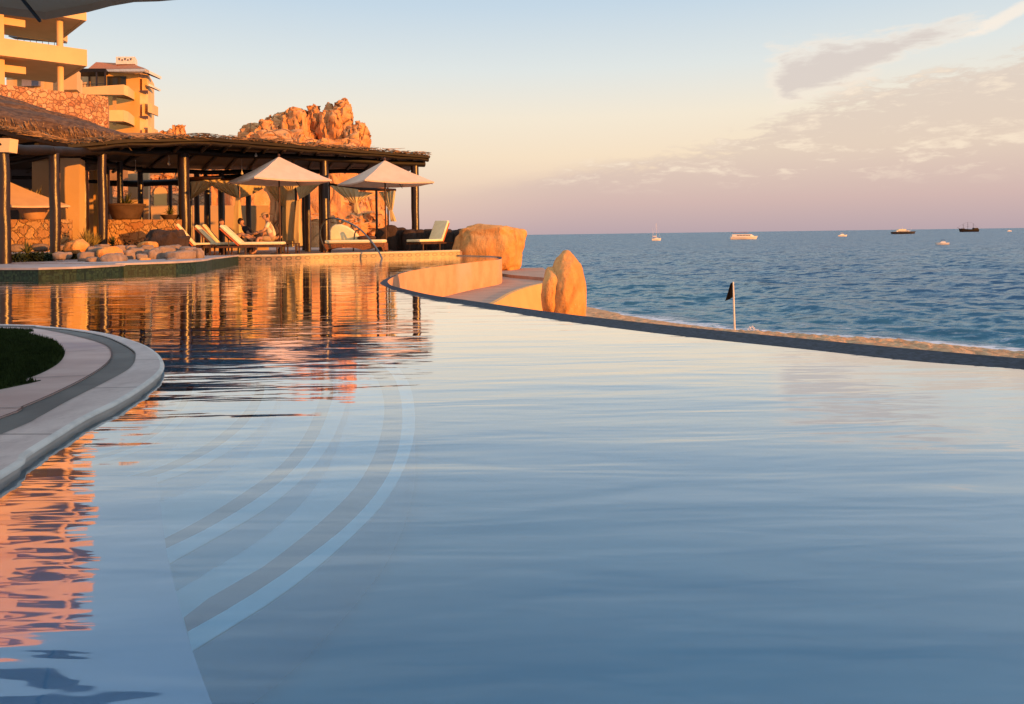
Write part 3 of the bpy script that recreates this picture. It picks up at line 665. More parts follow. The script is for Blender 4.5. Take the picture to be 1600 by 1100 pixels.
mb.v = [tuple(p) for p in c_i]+[tuple(p) for p in c_o]+[(p.x+.25, p.y-.25, -1.6) for p in c_o]+[(p.x+.3, p.y-.3, -4.6) for p in c_o]
for r in range(3):
    for i in range(n-1): mb.f.append((r*n+i, r*n+i+1, (r+1)*n+i+1, (r+1)*n+i))
tw = mb.build('terrace_wall', 'terrace_wall'); tag(tw, 'smooth ochre curved plaster wall glowing in sun beside the upright rock', 'wall')
st1 = [G(x, y, ZT) for x, y in [(781,431),(800,434),(850,438.5)]]
MB().prism([(st1[0].x, st1[0].y), (st1[1].x, st1[1].y), (st1[2].x, st1[2].y), (1.3, 21.6), (1.15, 29.2), (-2.4, 29.4)], ZT-.1, ZT+.09).build('terrace_step', 'terrace', smooth=False)
struct(bpy.data.objects['terrace_step'])

def blob(c, size, seed, sub=4, amp=.18, freq=1.2, flat=None, sq=.75, rz=0, crack=0.0, shape=None):
    bm = bmesh.new(); bmesh.ops.create_icosphere(bm, subdivisions=sub, radius=1); mb = MB(); sv = Vector((seed*7.3, seed*3.1, seed*1.7))
    rm = Matrix.Rotation(rz, 3, 'Z')
    for v in bm.verts:
        p = v.co.copy(); q = Vector([math.copysign(abs(a)**sq, a) for a in p])
        if shape: q = shape(q)
        d = mnoise.fractal(p*freq+sv, 1.0, 2.1, 5)*amp
        if crack: d -= crack*max(0, 1-abs(mnoise.noise(Vector((p.x*3, p.y*3, p.z*.8))*1.3+sv))*9)
        q = q*(1+d); q = Vector((q.x*size[0], q.y*size[1], q.z*size[2])); v.co = rm@q
    vs = [v.co+Vector(c) for v in bm.verts]; fs = [tuple(x.index for x in f.verts) for f in bm.faces]; bm.free()
    return mb.add(vs, fs)
# square-topped boulder
c = W(767, 385, 28.2)
def sh_b(q):
    k = 1.0-.10*max(0, q.z)*(1 if q.x < 0 else .6)
    return Vector((q.x*k+(-.06 if q.z < 0 else 0), q.y*k, q.z if q.z < .6 else .6+(q.z-.6)*.55))
o = blob((c.x, c.y, c.z-.05), (1.20, 1.1, 1.0), 3, 5, .15, 1.5, sq=.58, rz=R(-12), shape=sh_b).build('boulder', 'boulder', angle=180)
tag(o, 'large square-topped sunlit boulder at the end of the far deck', 'boulder', 'big boulders beside the bay terrace')
c = W(884, 472, 11.4)
def sh_u(q):
    t = (q.z+1)/2; wx = 1.04-.30*max(0, t-.6)
    return Vector((q.x*wx-.02-(.18*max(0, .78-t) if q.x < 0 else .10*max(0, t-.8)), q.y*wx, q.z))
c2_ = W(867, 458, 11.3)
c1_ = W(887, 462, 11.4)
mb = blob((c1_.x, c1_.y, c1_.z), (.268, .6, .665), 11, 5, .09, 1.3, sq=.92, rz=R(-12), crack=.02)
b = blob((c2_.x, c2_.y, c2_.z), (.17, .5, .40), 33, 4, .13, 1.5, sq=.85, rz=R(-12)); mb.add(b.v, b.f)
b = blob((c1_.x-.03, c1_.y+.3, -2.9), (.5, .8, 1.95), 35, 4, .12, 1.5, sq=.8); mb.add(b.v, b.f)
o = mb.build('boulder', 'boulder', angle=180)
tag(o, 'tall upright pointed boulder standing behind the dark pool rim', 'boulder', 'big boulders beside the bay terrace')

# pile of pool-edge rocks
pile = [(122,386,15,10,.35),(150,393,13,7,.1),(135,402,11,8,.3),(97,400,12,6,.5),(172,396,16,9,.2),(178,405,17,9,.6),(200,400,9,9,.4),(212,396,12,9,.25),(222,404,9,7,.7),(230,390,9,6,.2),
        (232,398,8,6,.5),(226,407,8,4,.1),(243,400,10,10,.3),(232,386,14,8,.9),(246,377,13,9,.15),(258,396,13,10,.3),(271,389,12,6,.6),(283,401,19,9,.2),(268,408,9,4,.4),(294,394,12,8,.3),(309,398,9,9,.5),
        (160,387,10,5,.3),(188,389,9,5,.2),(205,388,8,5,.3),(145,406,9,4,.3)]
ords = ['first','second','third','fourth','fifth','sixth','seventh','eighth','ninth','tenth','eleventh','twelfth','thirteenth','fourteenth','fifteenth','sixteenth','seventeenth','eighteenth','nineteenth','twentieth','twenty-first','twenty-second','twenty-third','twenty-fourth','twenty-fifth']
pile.sort()
for i, (x, y, rx, ry, s) in enumerate(pile):
    D = 18.6+(408-y)*.11 if x > 180 else 17.6+(408-y)*.12
    c = W(x, y, D); k = D/F
    o = blob(c, (rx*k*1.08, rx*k*.9, ry*k*1.12), i+20, 3, .26, 1.5, sq=.66, rz=s*3).build('pool_edge_rock', 'boulder' if i in (6, 13, 15) or (x, y) in ((122,386),(232,386)) else 'cobble', angle=180)
    tag(o, f'rounded garden rock on the green tiled ledge, {ords[i]} from the left in the pile', 'rock', 'rocks piled on the pool ledge')
# darker big stone behind the pile
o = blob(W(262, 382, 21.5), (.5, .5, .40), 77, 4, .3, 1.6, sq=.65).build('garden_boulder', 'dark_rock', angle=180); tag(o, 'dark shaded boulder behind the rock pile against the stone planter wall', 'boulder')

# ------------------------------------------------------------------ pergola
PG = 'dark round posts of the poolside pergola'
pz = 3.12
posts = [(6, 17.6, .13, 2.75), (85.5, 19.6, .125, 2.95), (160, 22.6, .125, 3.25), (288, 25.8, .175, 3.6), (506.8, 28.6, .16, 3.55), (649, 30.6, .165, 3.5),
         (131, 25.5, .15, 3.25), (188, 27.5, .1, 3.5), (220, 30.5, .10, 3.6), (308, 32.5, .11, 3.6), (322, 33.5, .09, 3.6), (347, 33, .11, 3.6), (388, 33.5, .11, 3.6), (478, 34, .18, 3.6), (233, 35, .07, 3.3), (266, 35, .09, 3.3)]
perg = empty('pergola', (-9, 24, ZF)); tag(perg, 'long dark log pergola with ragged brushwood roof shading the far pool deck', 'pergola')
PW = []
for x, D, r, zt in posts:
    p = W(x, 320, D); PW.append(p)
    pts = [(p.x+random.uniform(-.015,.015), p.y, z) for z in np.linspace(.1, zt, 7)]
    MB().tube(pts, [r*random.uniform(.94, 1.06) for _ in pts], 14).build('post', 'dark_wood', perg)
def log(a, b, r, name='beam', mat='log'):
    a, b = Vector(a), Vector(b); pts = [a.lerp(b, t)+Vector((0, 0, .02*math.sin(t*9+a.x))) for t in np.linspace(0, 1, 6)]
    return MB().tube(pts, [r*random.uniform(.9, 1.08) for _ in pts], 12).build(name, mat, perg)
fr = [PW[0], PW[1], PW[2], PW[3], PW[4], PW[5]]
bz = [2.86, 3.0, 3.32, 3.66, 3.62, 3.58]
for i in range(5):
    a = Vector((fr[i].x, fr[i].y, bz[i])); b = Vector((fr[i+1].x, fr[i+1].y, bz[i+1])); d = (b-a).normalized()
    e = .42 if i == 4 else .15
    log(a-d*.2, b+d*e, .12)
bb = [W(x, 300, D) for x, D in ((131, 25.5), (220, 30.5), (347, 33), (478, 34), (610, 35.5))]
for i in range(4): log((bb[i].x, bb[i].y, 3.4+.08*i), (bb[i+1].x, bb[i+1].y, 3.48+.08*i), .10)
log(W(150, 287, 33), W(302, 285, 33.5), .14); log(W(296, 283, 33), W(420, 270, 34), .10); log(W(20, 277, 30), W(160, 285, 30), .07)
re_ = [(-12.5, 14.0), (-12.25, 17.5), (-12.1, 21.0), (-11.1, 22.2), (-9.35, 23.9), (-8.1, 25.6), (-6.8, 27.1), (-4.85, 28.9), (-3.2, 30.4)]
rb_ = [(-22, 14.0), (-22, 20), (-21, 27), (-17.5, 31), (-14.5, 33.5), (-12, 35), (-9.5, 35.8), (-7, 36.4), (-4.9, 36.8)]
rzv = [3.36, 3.36, 3.30, 3.58, 3.82, 3.86, 3.86, 3.86, 3.84]
rzb = [3.4, 3.4, 3.4, 3.6, 3.84, 3.88, 3.88, 3.88, 3.86]
mb = MB(); n = len(re_)
lo = [(x, y, z-.05) for (x, y), z in zip(re_, rzv)]; hi = [(x, y, z+.05) for (x, y), z in zip(re_, rzv)]
lb = [(x, y, z-.05) for (x, y), z in zip(rb_, rzb)]; hb = [(x, y, z+.05) for (x, y), z in zip(rb_, rzb)]
mb.v = lo+hi+lb+hb
for i in range(n-1):
    mb.f += [(i, i+1, n+i+1, n+i), (n+i, n+i+1, 3*n+i+1, 3*n+i), (2*n+i+1, 2*n+i, 3*n+i, 3*n+i+1), (i+1, i, 2*n+i, 2*n+i+1)]
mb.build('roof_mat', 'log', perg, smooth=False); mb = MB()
for i in range(n-1):
    a = Vector((*re_[i], rzv[i]+.05)); b = Vector((*re_[i+1], rzv[i+1]+.05)); L = (b-a).length; c2 = Vector((*rb_[i], 3.5)); 
    for k in range(int(L*62)):
        t = random.random(); p = a.lerp(b, t); dd = (c2-p); dd.z = 0; dd.normalize()
        s = random.uniform(-.28, .10); ln = random.uniform(.4, 1.1); q = p+dd*s; 
        ax = (dd+Vector((random.uniform(-.9, .9), random.uniform(-.5, .5), random.uniform(-.07, .10)))).normalized()
        zz = random.uniform(-.01, .10); r = random.uniform(.006, .014)
        mb.tube([q+Vector((0, 0, zz)), q+ax*ln*.5+Vector((0, 0, zz+random.uniform(-.02, .04))), q+ax*ln+Vector((0, 0, zz))], [r, r, r*.5], 4)
mb.build('brushwood', 'twig', perg, smooth=False)
# rafters
mb_r = []
for i in range(1, n-1):
    for k in range(3):
        t = k/3; a = Vector((*re_[i], 0)).lerp(Vector((*re_[i+1], 0)), t); b = Vector((*rb_[i], 0)).lerp(Vector((*rb_[i+1], 0)), t)
        d = (b-a).normalized(); a2 = a+d*.15
        za = rzv[i]*(1-t)+rzv[i+1]*t-.115; zb = rzb[i]*(1-t)+rzb[i+1]*t-.115
        log((a2.x, a2.y, za), (b.x, b.y, zb), .065, 'rafter')
# log that runs along the roof edge
for i in range(2, n-1):
    log((re_[i][0]-.1, re_[i][1]+.16, rzv[i]-.1), (re_[i+1][0]-.1, re_[i+1][1]+.16, rzv[i+1]-.1), .075, 'edge_log')
for x, y, D in ((539, 247.5, 29), (400, 243, 27), (264, 256, 26), (212, 268, 27), (378, 271, 29), (197, 200, 22)):
    if y < 210: continue
    p = W(x, y, D); mb = MB().lathe([(.0, -.05), (.04, -.035), (.055, 0), (.04, .035), (.018, .05), (.018, .09), (0, .09)], p, 10)
    MB.tube(mb, [p+Vector((0, 0, .09)), (p.x, p.y, 3.7)], .006, 5)
    mb.build('hanging_bulb', 'lamp', perg)
# pale capital under the left beam end
MB().hexa([W(-1, 237.5, 17.4), W(13.5, 237.5, 17.4), W(13.5, 237.5, 17.4)+Vector((0,.3,0)), W(-1, 237.5, 17.4)+Vector((0,.3,0))], [W(-1, 216, 17.4), W(15.5, 216, 17.4), W(15.5, 216, 17.4)+Vector((0,.3,0)), W(-1, 216, 17.4)+Vector((0,.3,0))]).build('post_cap', 'stucco', perg, smooth=False)

# round thatched roof at the left
pal = empty('thatched_palapa', (-22, 26, ZF)); tag(pal, 'round thatched palapa roof above the left end of the pergola', 'palapa')
mb = MB(); nA = 150; prof_ = [(0.0, 3.05), (.15, 2.6), (.4, 1.95), (.62, 1.30), (.63, 1.18), (.80, .78), (.81, .64), (.90, .42), (.965, .20), (.99, .02), (1.0, -.18), (1.0, -.42), (.985, -.46), (.96, -.2)]
for r, z in prof_:
    for k in range(nA):
        a = 2*math.pi*k/nA; jr = 1+(.012*mnoise.noise(Vector((k*1.7, r*9, 0))) if r > .3 else 0); jz = (.07*mnoise.noise(Vector((k*2.3, 3, z)))) if r > .9 else 0
        mb.v.append((-22+9*r*jr*math.cos(a), 26+9*r*jr*math.sin(a), 4.2+z*.93+jz+(.05*mnoise.noise(Vector((k*.9, r*20, 1))))))
for i in range(len(prof_)-1):
    for k in range(nA):
        mb.f.append((i*nA+k, i*nA+(k+1) % nA, (i+1)*nA+(k+1) % nA, (i+1)*nA+k))
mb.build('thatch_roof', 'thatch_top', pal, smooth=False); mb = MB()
for k in range(3800):
    a = random.uniform(-1.9, .6); r = 9*random.uniform(.90, 1.012); cx, cy = -22+r*math.cos(a), 26+r*math.sin(a); z = 4.2+(9-r)*.34+random.uniform(-.3, .03)
    o2 = Vector((math.cos(a), math.sin(a), -1.5-random.random()*2)).normalized()*random.uniform(.12, .32)
    mb.tube([(cx, cy, z), Vector((cx, cy, z))+o2+Vector((random.uniform(-.05,.05), random.uniform(-.05,.05), 0))], [.018, .006], 3, False)
mb.build('thatch_fringe', 'thatch', pal, smooth=False)
for a in (-1.2, -.5, .2):
    x, y = -22+7.6*math.cos(a), 26+7.6*math.sin(a); MB().tube([(x, y, .1), (x, y, 4.7)], .16, 12).build('post', 'dark_wood', pal)

# ------------------------------------------------------------------ walls, pots and plants under the pergola
def pxbox(x0, y0, x1, y1, D, dep, D2=None):
    D2 = D2 or D
    z = lambda p, q: Vector((p.x, p.y, q.z))
    a, b, c_, d = W(x0, y1, D), W(x1, y1, D2), W(x1, y0, D2), W(x0, y0, D); dv = Vector((-.35, 1, 0)).normalized()*dep
    zb = min(a.z, b.z); a.z = zb; b.z = zb; 
    return MB().hexa([a, b, b+dv, a+dv], [d, c_, c_+dv, d+dv])
def wall(name, args, mat, label, cat='wall', group=None):
    r = args.build(name, mat, smooth=False); tag(r, label, cat, group); return r
wall('stone_planter_wall', pxbox(-40, 343, 108, 393, 22.6, .5), 'garden_wall', 'low sunlit stone wall under the pale parasol at the left', group='garden stone walls')
wall('stone_planter_wall', pxbox(160, 343, 284, 395, 25.6, .5), 'garden_wall', 'low stone wall behind the rock pile, crossed by post shadows', group='garden stone walls')
wall('stucco_pillar', pxbox(94, 247, 124, 392, 23.9, .9), 'stucco', 'broad beige stucco pillar between the dark posts at the left')
wall('stucco_block', pxbox(50, 248, 80, 388, 24.6, .8), 'stucco', 'sunlit stucco wall beside the pale parasol')
wall('shaded_block', pxbox(-60, 246, 50, 388, 31, 1.0), 'shade_grey', 'building wall far left under the pergola, its shade painted grey')
wall('yellow_pillar', pxbox(146, 266, 155, 392, 32, .5), 'stucco_deep', 'narrow glowing yellow pillar behind the pergola posts')
wall('yellow_pillar', pxbox(139, 260, 146, 392, 33, .5), 'stucco_pale', 'narrow pale pillar beside the glowing yellow one')
wall('parapet_wall', pxbox(190, 321, 420, 392, 36, .3), 'stucco_pale', 'pale stucco parapet wall behind the rock pile and loungers')
aw = empty('arched_wall', tuple(W(270, 392, 40))); tag(aw, 'orange stone wall with an arched niche seen through the pergola', 'wall')
pxbox(176, 291, 330, 392, 40, .5).build('wall', 'rubble', aw, smooth=False)
ap = [W(x, y, 39.95) for x, y in [(241, 330), (241, 300), (243, 295), (247, 292.5), (251, 292), (255, 292.5), (259, 295), (261, 300), (261, 330)]]
mb = MB(); mb.v = [tuple(p) for p in ap]+[tuple(p+Vector((0, -.04, 0))) for p in ap]; k = len(ap)
mb.f = [tuple(range(k, 2*k))]+[(i, i+1, k+i+1, k+i) for i in range(k-1)]
mb.build('arch_niche', 'stucco_deep', aw, smooth=False)
wall('back_beam_wall', pxbox(200, 262, 232, 345, 34, .5), 'stucco', 'beige wall strip behind the thin pergola posts')

def spiky(name, c, n, L, wd_, mat, seed, spread=1.0, up=.6):
    rs = random.Random(seed); mb = MB()
    for i in range(n):
        a = rs.uniform(0, 6.28); e = rs.uniform(.15, 1.0)*spread; l = L*rs.uniform(.6, 1.1); w_ = wd_
        d = Vector((math.cos(a)*math.sin(e), math.sin(a)*math.sin(e), math.cos(e))); sd = Vector((-math.sin(a), math.cos(a), 0)); pts = []
        for t in (0, .3, .6, .85, 1):
            p = Vector(c)+d*l*t+Vector((0, 0, -.35*l*t*t*math.sin(e))); ww = w_*(1-t)**.7*(1 if t else .7)
            pts.append((p-sd*ww/2+Vector((0, 0, .1*ww)), p+Vector((0, 0, -.25*ww)), p+sd*ww/2+Vector((0, 0, .1*ww))))
        o = len(mb.v)
        for tr in pts: mb.v += [tuple(q) for q in tr]
        for r in range(4):
            for s in range(2): mb.f.append((o+r*3+s, o+r*3+s+1, o+r*3+s+4, o+r*3+s+3))
    return mb
def potted(x, y, D, rt, rb, h, mat, label, L, n=26, leaf='leaf'):
    p = W(x, y, D); r = empty('potted_agave', p); tag(r, label, 'potted plant')
    MB().lathe([(rb*.9, 0), (rb, .02), (rt*.93, h*.85), (rt, h*.87), (rt, h), (rt*.9, h), (rt*.88, h*.9), (0, h*.88)], p, 24).build('pot', mat, r)
    spiky('leaves', (p.x, p.y, p.z+h*.85), n, L, .07, leaf, int(x)).build('leaves', leaf, r)
potted(53, 343, 22.9, .47, .27, .42, 'pot', 'wide tapered clay pot with agave on the stone wall at the far left', .75, 34, 'dry_leaf')
potted(197, 343, 25.9, .62, .42, .52, 'dark_pot', 'broad dark bowl planter with spiky agave on the stone wall', .6)
potted(266, 343, 25.8, .32, .22, .16, 'dark_pot', 'small shallow pot with agave beside the thick post', .38, 22)
def tuft(x, y, D, L, n, mat, label, name='grass_tuft', cat='plant'):
    p = W(x, y, D); o = spiky('', p, n, L, .045, mat, int(x*3+y), .75).build(name, mat); tag(o, label, cat, 'spiky plants among the garden stones')
tuft(135, 386, 22, .62, 90, 'dry_leaf', 'tall golden spiky grass clump between the posts')
tuft(148, 385, 22.4, .5, 60, 'dry_leaf', 'second golden grass clump right of the tallest')
tuft(43, 398, 18.6, .38, 40, 'leaf', 'dark agave among low shrubs left of the second post')
tuft(176, 384, 23, .38, 40, 'leaf', 'dark spiky plant in the shade behind the rocks')
def shrub(x0, x1, y, D, h, label):
    a = W(x0, y, D); b = W(x1, y, D); mb = MB(); rs = random.Random(int(x0)+5)
    for i in range(900):
        t = rs.random(); q = a.lerp(b, t)+Vector((0, rs.uniform(-.25, .25), 0)); q.z = ZF+rs.random()**.8*h*(.6+.5*mnoise.noise(Vector((t*6, x0, 0))))
        a1 = Vector((rs.uniform(-1, 1), rs.uniform(-1, 1), rs.uniform(-.3, 1))).normalized()*.07; a2 = a1.cross(Vector((rs.random(), rs.random(), rs.random()))).normalized()*.025
        mb.add([q-a2, q+a1*.5-a2*1.2, q+a1, q+a1*.5+a2*1.2], [(0, 1, 2, 3)])
    for i in range(12):
        q = a.lerp(b, (i+.5)/12); mb.tube([(q.x, q.y, ZF), (q.x+.03, q.y, ZF+h*.6)], [.012, .005], 4)
    o = mb.build('shrub', 'shrub', smooth=False); tag(o, label, 'shrub', 'low dark shrubs at the pool edge')
shrub(-20, 40, 400, 18.4, .32, 'low dark shrub bed between the first two posts')
shrub(42, 78, 400, 18.8, .30, 'low dark shrub bed left of the second post')
shrub(93, 128, 396, 20.6, .3, 'low dark shrub bed right of the second post')
shrub(165, 240, 392, 22.2, .62, 'dark shrub against the stone wall behind the rocks')
for x, y, rx, ry, l in ((26, 388, 13, 6, 'flat grey stone left of the second post at the wall foot'), (64, 387, 12, 6, 'flat grey stone touching the second post'), (98, 388, 8, 5, 'small grey stone right of the second post')):
    o = blob(W(x, y, 21.5), (rx*.018, .2, ry*.019), x, 3, .15).build('garden_stone', 'cobble', angle=180); tag(o, l, 'rock')

# ------------------------------------------------------------------ cliffs
def cliff(name, pins, label, seed, D0):
    mb = MB()
    for i, (x0, x1, yt, D) in enumerate(pins):
        k = D/F; cx = W((x0+x1)/2, 300, D); zt = W((x0+x1)/2, yt, D).z; zb = -1.0; hh = (zt-zb)/2
        def shp(q, s=i):
            t = (q.z+1)/2; ww = 1.0-.28*t**3
            return Vector((q.x*ww, q.y*ww, q.z))
        b = blob((cx.x, cx.y, zb+hh), ((x1-x0)/2*k*1.10, (x1-x0)/2*k*1.5+1.0, hh*1.0), seed+i, 5, .09, 1.8, sq=.42, shape=shp, crack=.05)
        mb.add(b.v, b.f)
    # loose blocks and facets
    o = mb.build(name, 'cliff', angle=30)
    NN = [v.normal.copy() for v in o.data.vertices]
    for v, n_ in zip(o.data.vertices, NN):
        p = v.co; vd = mnoise.voronoi(Vector((p.x*.55+.06*p.z, p.y*.5, p.z*.13)))[0]; ve = mnoise.voronoi(Vector((p.x*1.3, p.y*1.3+.1*p.z, p.z*.28)))[0]
        f = 2.1*min(.40, vd[1]-vd[0])-.45+.5*min(.4, ve[1]-ve[0])+.12*mnoise.noise(p*2.6)
        v.co = p+Vector((n_.x, n_.y, n_.z*.12))*f+Vector((0, 0, (vd[0]*.35-.3 if n_.z > .5 else 0)))
    o.data.update(); tag(o, label, 'rock formation', 'sunlit cliffs behind the pergola'); return o
cliff('rock_formation', [(384,416,196,70),(404,452,188,69),(425,478,176,71),(446,486,170,69.5),(484,502,165,70),(507,540,172,70),(512,534,163,71),(532,550,161,70.5),(542,577,199,69),(390,500,205,67),(495,582,215,67),(520,590,300,64),(470,560,240,65),(486,500,164,70.3),(512,524,165,71),(534,548,158,70),(455,472,171,70.5),(415,432,184,70.5),(556,570,188,69.5),
      (400,440,200,68.5)], 'jagged sunlit rock formation rising above the pergola roof', 40, 70)
cliff('rock_formation', [(249,266,206,74),(274,288,190,75),(262,282,203,74.5),(262,300,211,73)], 'small double-pointed rock peak above the roof beside the hotel', 60, 74)
cliff('rock_formation', [(228,262,272,52),(258,300,263,53),(295,340,268,52),(330,395,262,54)], 'orange cliff face seen between the pergola beams', 80, 52)
cliff('rock_formation', [(560,592,328,44),(530,575,338,42),(585,606,352,43),(480,530,330,46)], 'low boulders at the cliff foot behind the right cabana', 90, 44)
# dark sea wall behind the right lounger
mb = MB()
for i, (x, y) in enumerate([(598,358),(612,350),(626,357),(640,360),(655,361),(670,359),(684,361),(698,360),(712,362),(724,361)]):
    b = blob(W(x, 377, 30+.2*(i % 3)), (.30, .35, (395-y)/2*30/F*1.1), i+150, 3, .12, sq=.55); mb.add(b.v, b.f)
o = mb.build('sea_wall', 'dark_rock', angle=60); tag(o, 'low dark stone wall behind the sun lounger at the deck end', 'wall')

# ------------------------------------------------------------------ hotel buildings
d1 = Vector((4.3, 4.0, 0)).normalized(); nin = Vector((-d1.y, d1.x, 0)); C0 = Vector((-33.0, 60.0, 0))
hot = empty('hotel_tower', (C0.x, C0.y, 0)); tag(hot, 'beige hotel tower with stacked open balconies at the left edge', 'building')
def obx(t0, t1, s0, s1, z0, z1, mb=None):
    c_ = [C0+d1*t+nin*s for t, s in ((t0, s0), (t1, s0), (t1, s1), (t0, s1))]; mb = mb or MB()
    return mb.hexa([(p.x, p.y, z0) for p in c_], [(p.x, p.y, z1) for p in c_])
for k in range(0, 5):
    b = 14.35+3.55*k
    obx(-16, 0, 0, .25, b, b+1.28).build('parapet', 'stucco_pale', hot, smooth=False)
    obx(-.25, 0, .253, 7, b+.002, b+1.275).build('parapet', 'stucco_pale', hot, smooth=False)
    obx(-16, -.26, .255, 9, b+.05, b+.32).build('balcony_slab', 'stucco', hot, smooth=False)
    # round column and pier
    for t, s in ((-1.6, 1.2),):
        p = C0+d1*t+nin*s; MB().tube([(p.x, p.y, b-2.25), (p.x, p.y, b+.04)], .24, 14).build('column', 'stucco_pale', hot)
    obx(-8.6, -5.3, 1.0, 6, b-3.2, b+.04).build('pier', 'stucco_pale', hot, smooth=False)
    obx(-5.29, -3.9, 1.2, 2.2, b-.95, b-.42).build('pier_bracket', 'stucco_pale', hot, smooth=False)
    obx(-16, -8.61, 3.0, 9, b-3.2, b+.04).build('wall', 'stucco', hot, smooth=False)
    obx(-14, -11, 2.97, 2.99, b-2.9, b-.8).build('window', 'glass_dark', hot, smooth=False)
obx(-8.6, -5.3, 1.0, 6, 4, 11.15).build('pier', 'stucco_pale', hot, smooth=False)
p = C0+d1*-1.6+nin*1.2; MB().tube([(p.x, p.y, 6), (p.x, p.y, 12.09)], .24, 14).build('column', 'stucco_pale', hot)
mb = MB(); 
for t in np.linspace(-4.6, -2.2, 7):
    p = C0+d1*t+nin*.12; mb.tube([(p.x, p.y, 15.6), (p.x, p.y, 15.9)], .02, 5)
a = C0+d1*-4.6+nin*.12; b = C0+d1*-2.2+nin*.12; mb.tube([(a.x, a.y, 15.92), (b.x, b.y, 15.92)], .035, 6); mb.build('railing', 'iron', hot)
# wing behind the tower
wing = empty('hotel_wing', tuple(W(60, 150, 78))); tag(wing, 'beige hotel wing with terrace seen between the tower columns', 'building')
def pq(px, D, mb=None):              # prism from explicit pixel corners: four points (x, y, D), thickened away from the viewer
    P = [W(x, y, d) for x, y, d in px]; dv = Vector((0, 1.2, 0))
    mb = mb or MB(); mb.v += [tuple(p) for p in P]+[tuple(p+dv) for p in P]
    mb.f += [(0,1,2,3), (7,6,5,4), (0,4,5,1), (1,5,6,2), (2,6,7,3), (3,7,4,0)]; return mb
pq([(15, 46.5, 90), (93, 60, 66), (93, 39, 66), (15, 44, 90)], 0).build('parapet', 'stucco_pale', wing, smooth=False)
pq([(13, 57, 84), (93, 63, 70), (93, 60.5, 70), (15, 47, 90)], 0).build('balcony_slab', 'shade_grey', wing, smooth=False)  # dark quad puts the underside shade into the slab's colour
pxbox(10, 118, 120, 165, 80, 3).build('wall', 'stucco', wing, smooth=False)
pxbox(14, 110, 64, 118, 79, 3).build('terrace_roof', 'log', wing, smooth=False)
pxbox(34, 121, 63, 134, 79.5, .4).build('window', 'glass_grey', wing, smooth=False)
pxbox(64, 112, 68, 140, 78.5, .4).build('pier', 'stucco_pale', wing, smooth=False)
pxbox(98, 108, 120, 140, 79, 2).build('pier', 'stucco_pale', wing, smooth=False)

h2 = empty('hotel_annex', tuple(W(190, 215, 102))); tag(h2, 'ochre hotel block with red tiled roof and corner balconies', 'building')
pxbox(120, 112, 166, 217, 104, 6).build('wall', 'stucco_pale', h2, smooth=False)
pxbox(166, 112, 218, 226, 102, 8).build('wall', 'stucco_deep', h2, smooth=False)
pxbox(218.2, 114, 231, 226, 102.4, 8, 104.5).build('wall', 'stucco', h2, smooth=False)
# roof: fascia and hip of red tiles
def hip(px, ridge, D, mat, nm):
    lo = [W(x, y, d) for x, y, d in px]; hi = [W(x, y, d) for x, y, d in ridge]; mb = MB(); mb.v = [tuple(p) for p in lo+hi]
    mb.f = [(0,1,5,4), (1,2,5), (2,3,4,5), (3,0,4), (0,3,2,1)]; return mb.build(nm, mat, h2, smooth=False)
hip([(136,108.5,103), (226,106.5,99.5), (245,116.5,106), (150,108,114)], [(150,97,107), (206,99.5,106)], 102, 'tile_red', 'roof')
pq([(136,112,103), (226,111.5,99.4), (226,107,99.4), (136,108.8,103)], 0).build('fascia', 'white_paint', h2, smooth=False)
pq([(226,111.5,99.4), (246,121,105.8), (246,117,105.8), (226,107,99.4)], 0).build('fascia', 'white_paint', h2, smooth=False)
pq([(222,113,99.8), (244,121.5,106), (244,120,106), (224,111,99.8)], 0).build('eave_painted_shade', 'log', h2, smooth=False)  # near-black strip painting the shade under the eave
cu = pxbox(181, 88.5, 211, 100, 105, 2.5).build('cupola', 'white_paint', h2, smooth=False)
mb = MB()
for i, x in enumerate((186.5, 191, 195.5, 200, 204.5)):
    y0, y1 = (91, 94.5) if i % 2 == 0 else (94.5, 92)
    tri = [W(x-1.6, y0, 104.95), W(x+1.6, y0, 104.95), W(x, y1, 104.95)]; mb.v += [tuple(p) for p in tri]+[tuple(p+Vector((0, -.02, 0))) for p in tri]; o_ = i*6; mb.f += [(o_+3, o_+4, o_+5), (o_, o_+1, o_+4, o_+3), (o_+1, o_+2, o_+5, o_+4), (o_+2, o_, o_+3, o_+5)]
vent = mb.build('vent_holes', 'iron', h2, smooth=False)
# terrace pergola and balconies
pxbox(119, 107, 165, 112, 100, 3).build('terrace_roof', 'log', h2, smooth=False)
for x in (149.5, 163): pxbox(x, 111.5, x+2.5, 137, 100, .3).build('terrace_post', 'dark_wood', h2, smooth=False)
pxbox(118, 117, 126, 137, 103.9, .2).build('window', 'glass_dark', h2, smooth=False)
pxbox(168, 119, 197, 134, 101.9, .2).build('window', 'glass_dark', h2, smooth=False)
pxbox(138, 118, 140, 137, 103.8, .2).build('wall_light', 'teak', h2, smooth=False)
for (y0, y1, xl) in ((132, 147.5, 104), (172, 189, 167)):
    pq([(xl, y1, 95.5), (193, y1+.5, 97), (193, y0, 97), (xl, y0+(6 if xl < 150 else 0), 95.5)], 0).build('balcony', 'stucco_pale', h2, smooth=False)
    pq([(193.1, y1+.5, 97), (204, y1+6, 101), (204, y0+9, 101), (193.1, y0, 97)], 0).build('balcony', 'stucco', h2, smooth=False)
    pq([(170, y1+1.5, 99), (204, y1+7.5, 101), (193, y1+.6, 96.6), (169, y1+.3, 98.6)], 0).build('balcony_painted_shade', 'log', h2, smooth=False)  # near-black sheet standing in for the shade below the balcony
    pxbox(176, y1+2, 181, y1+(25 if xl < 150 else 6), 99, .5).build('column', 'stucco_pale', h2, smooth=False)
mb = MB()
for x in range(110, 150, 5): mb.tube([W(x, 138, 98.4), W(x, 131.5, 98.4)], .03, 4)
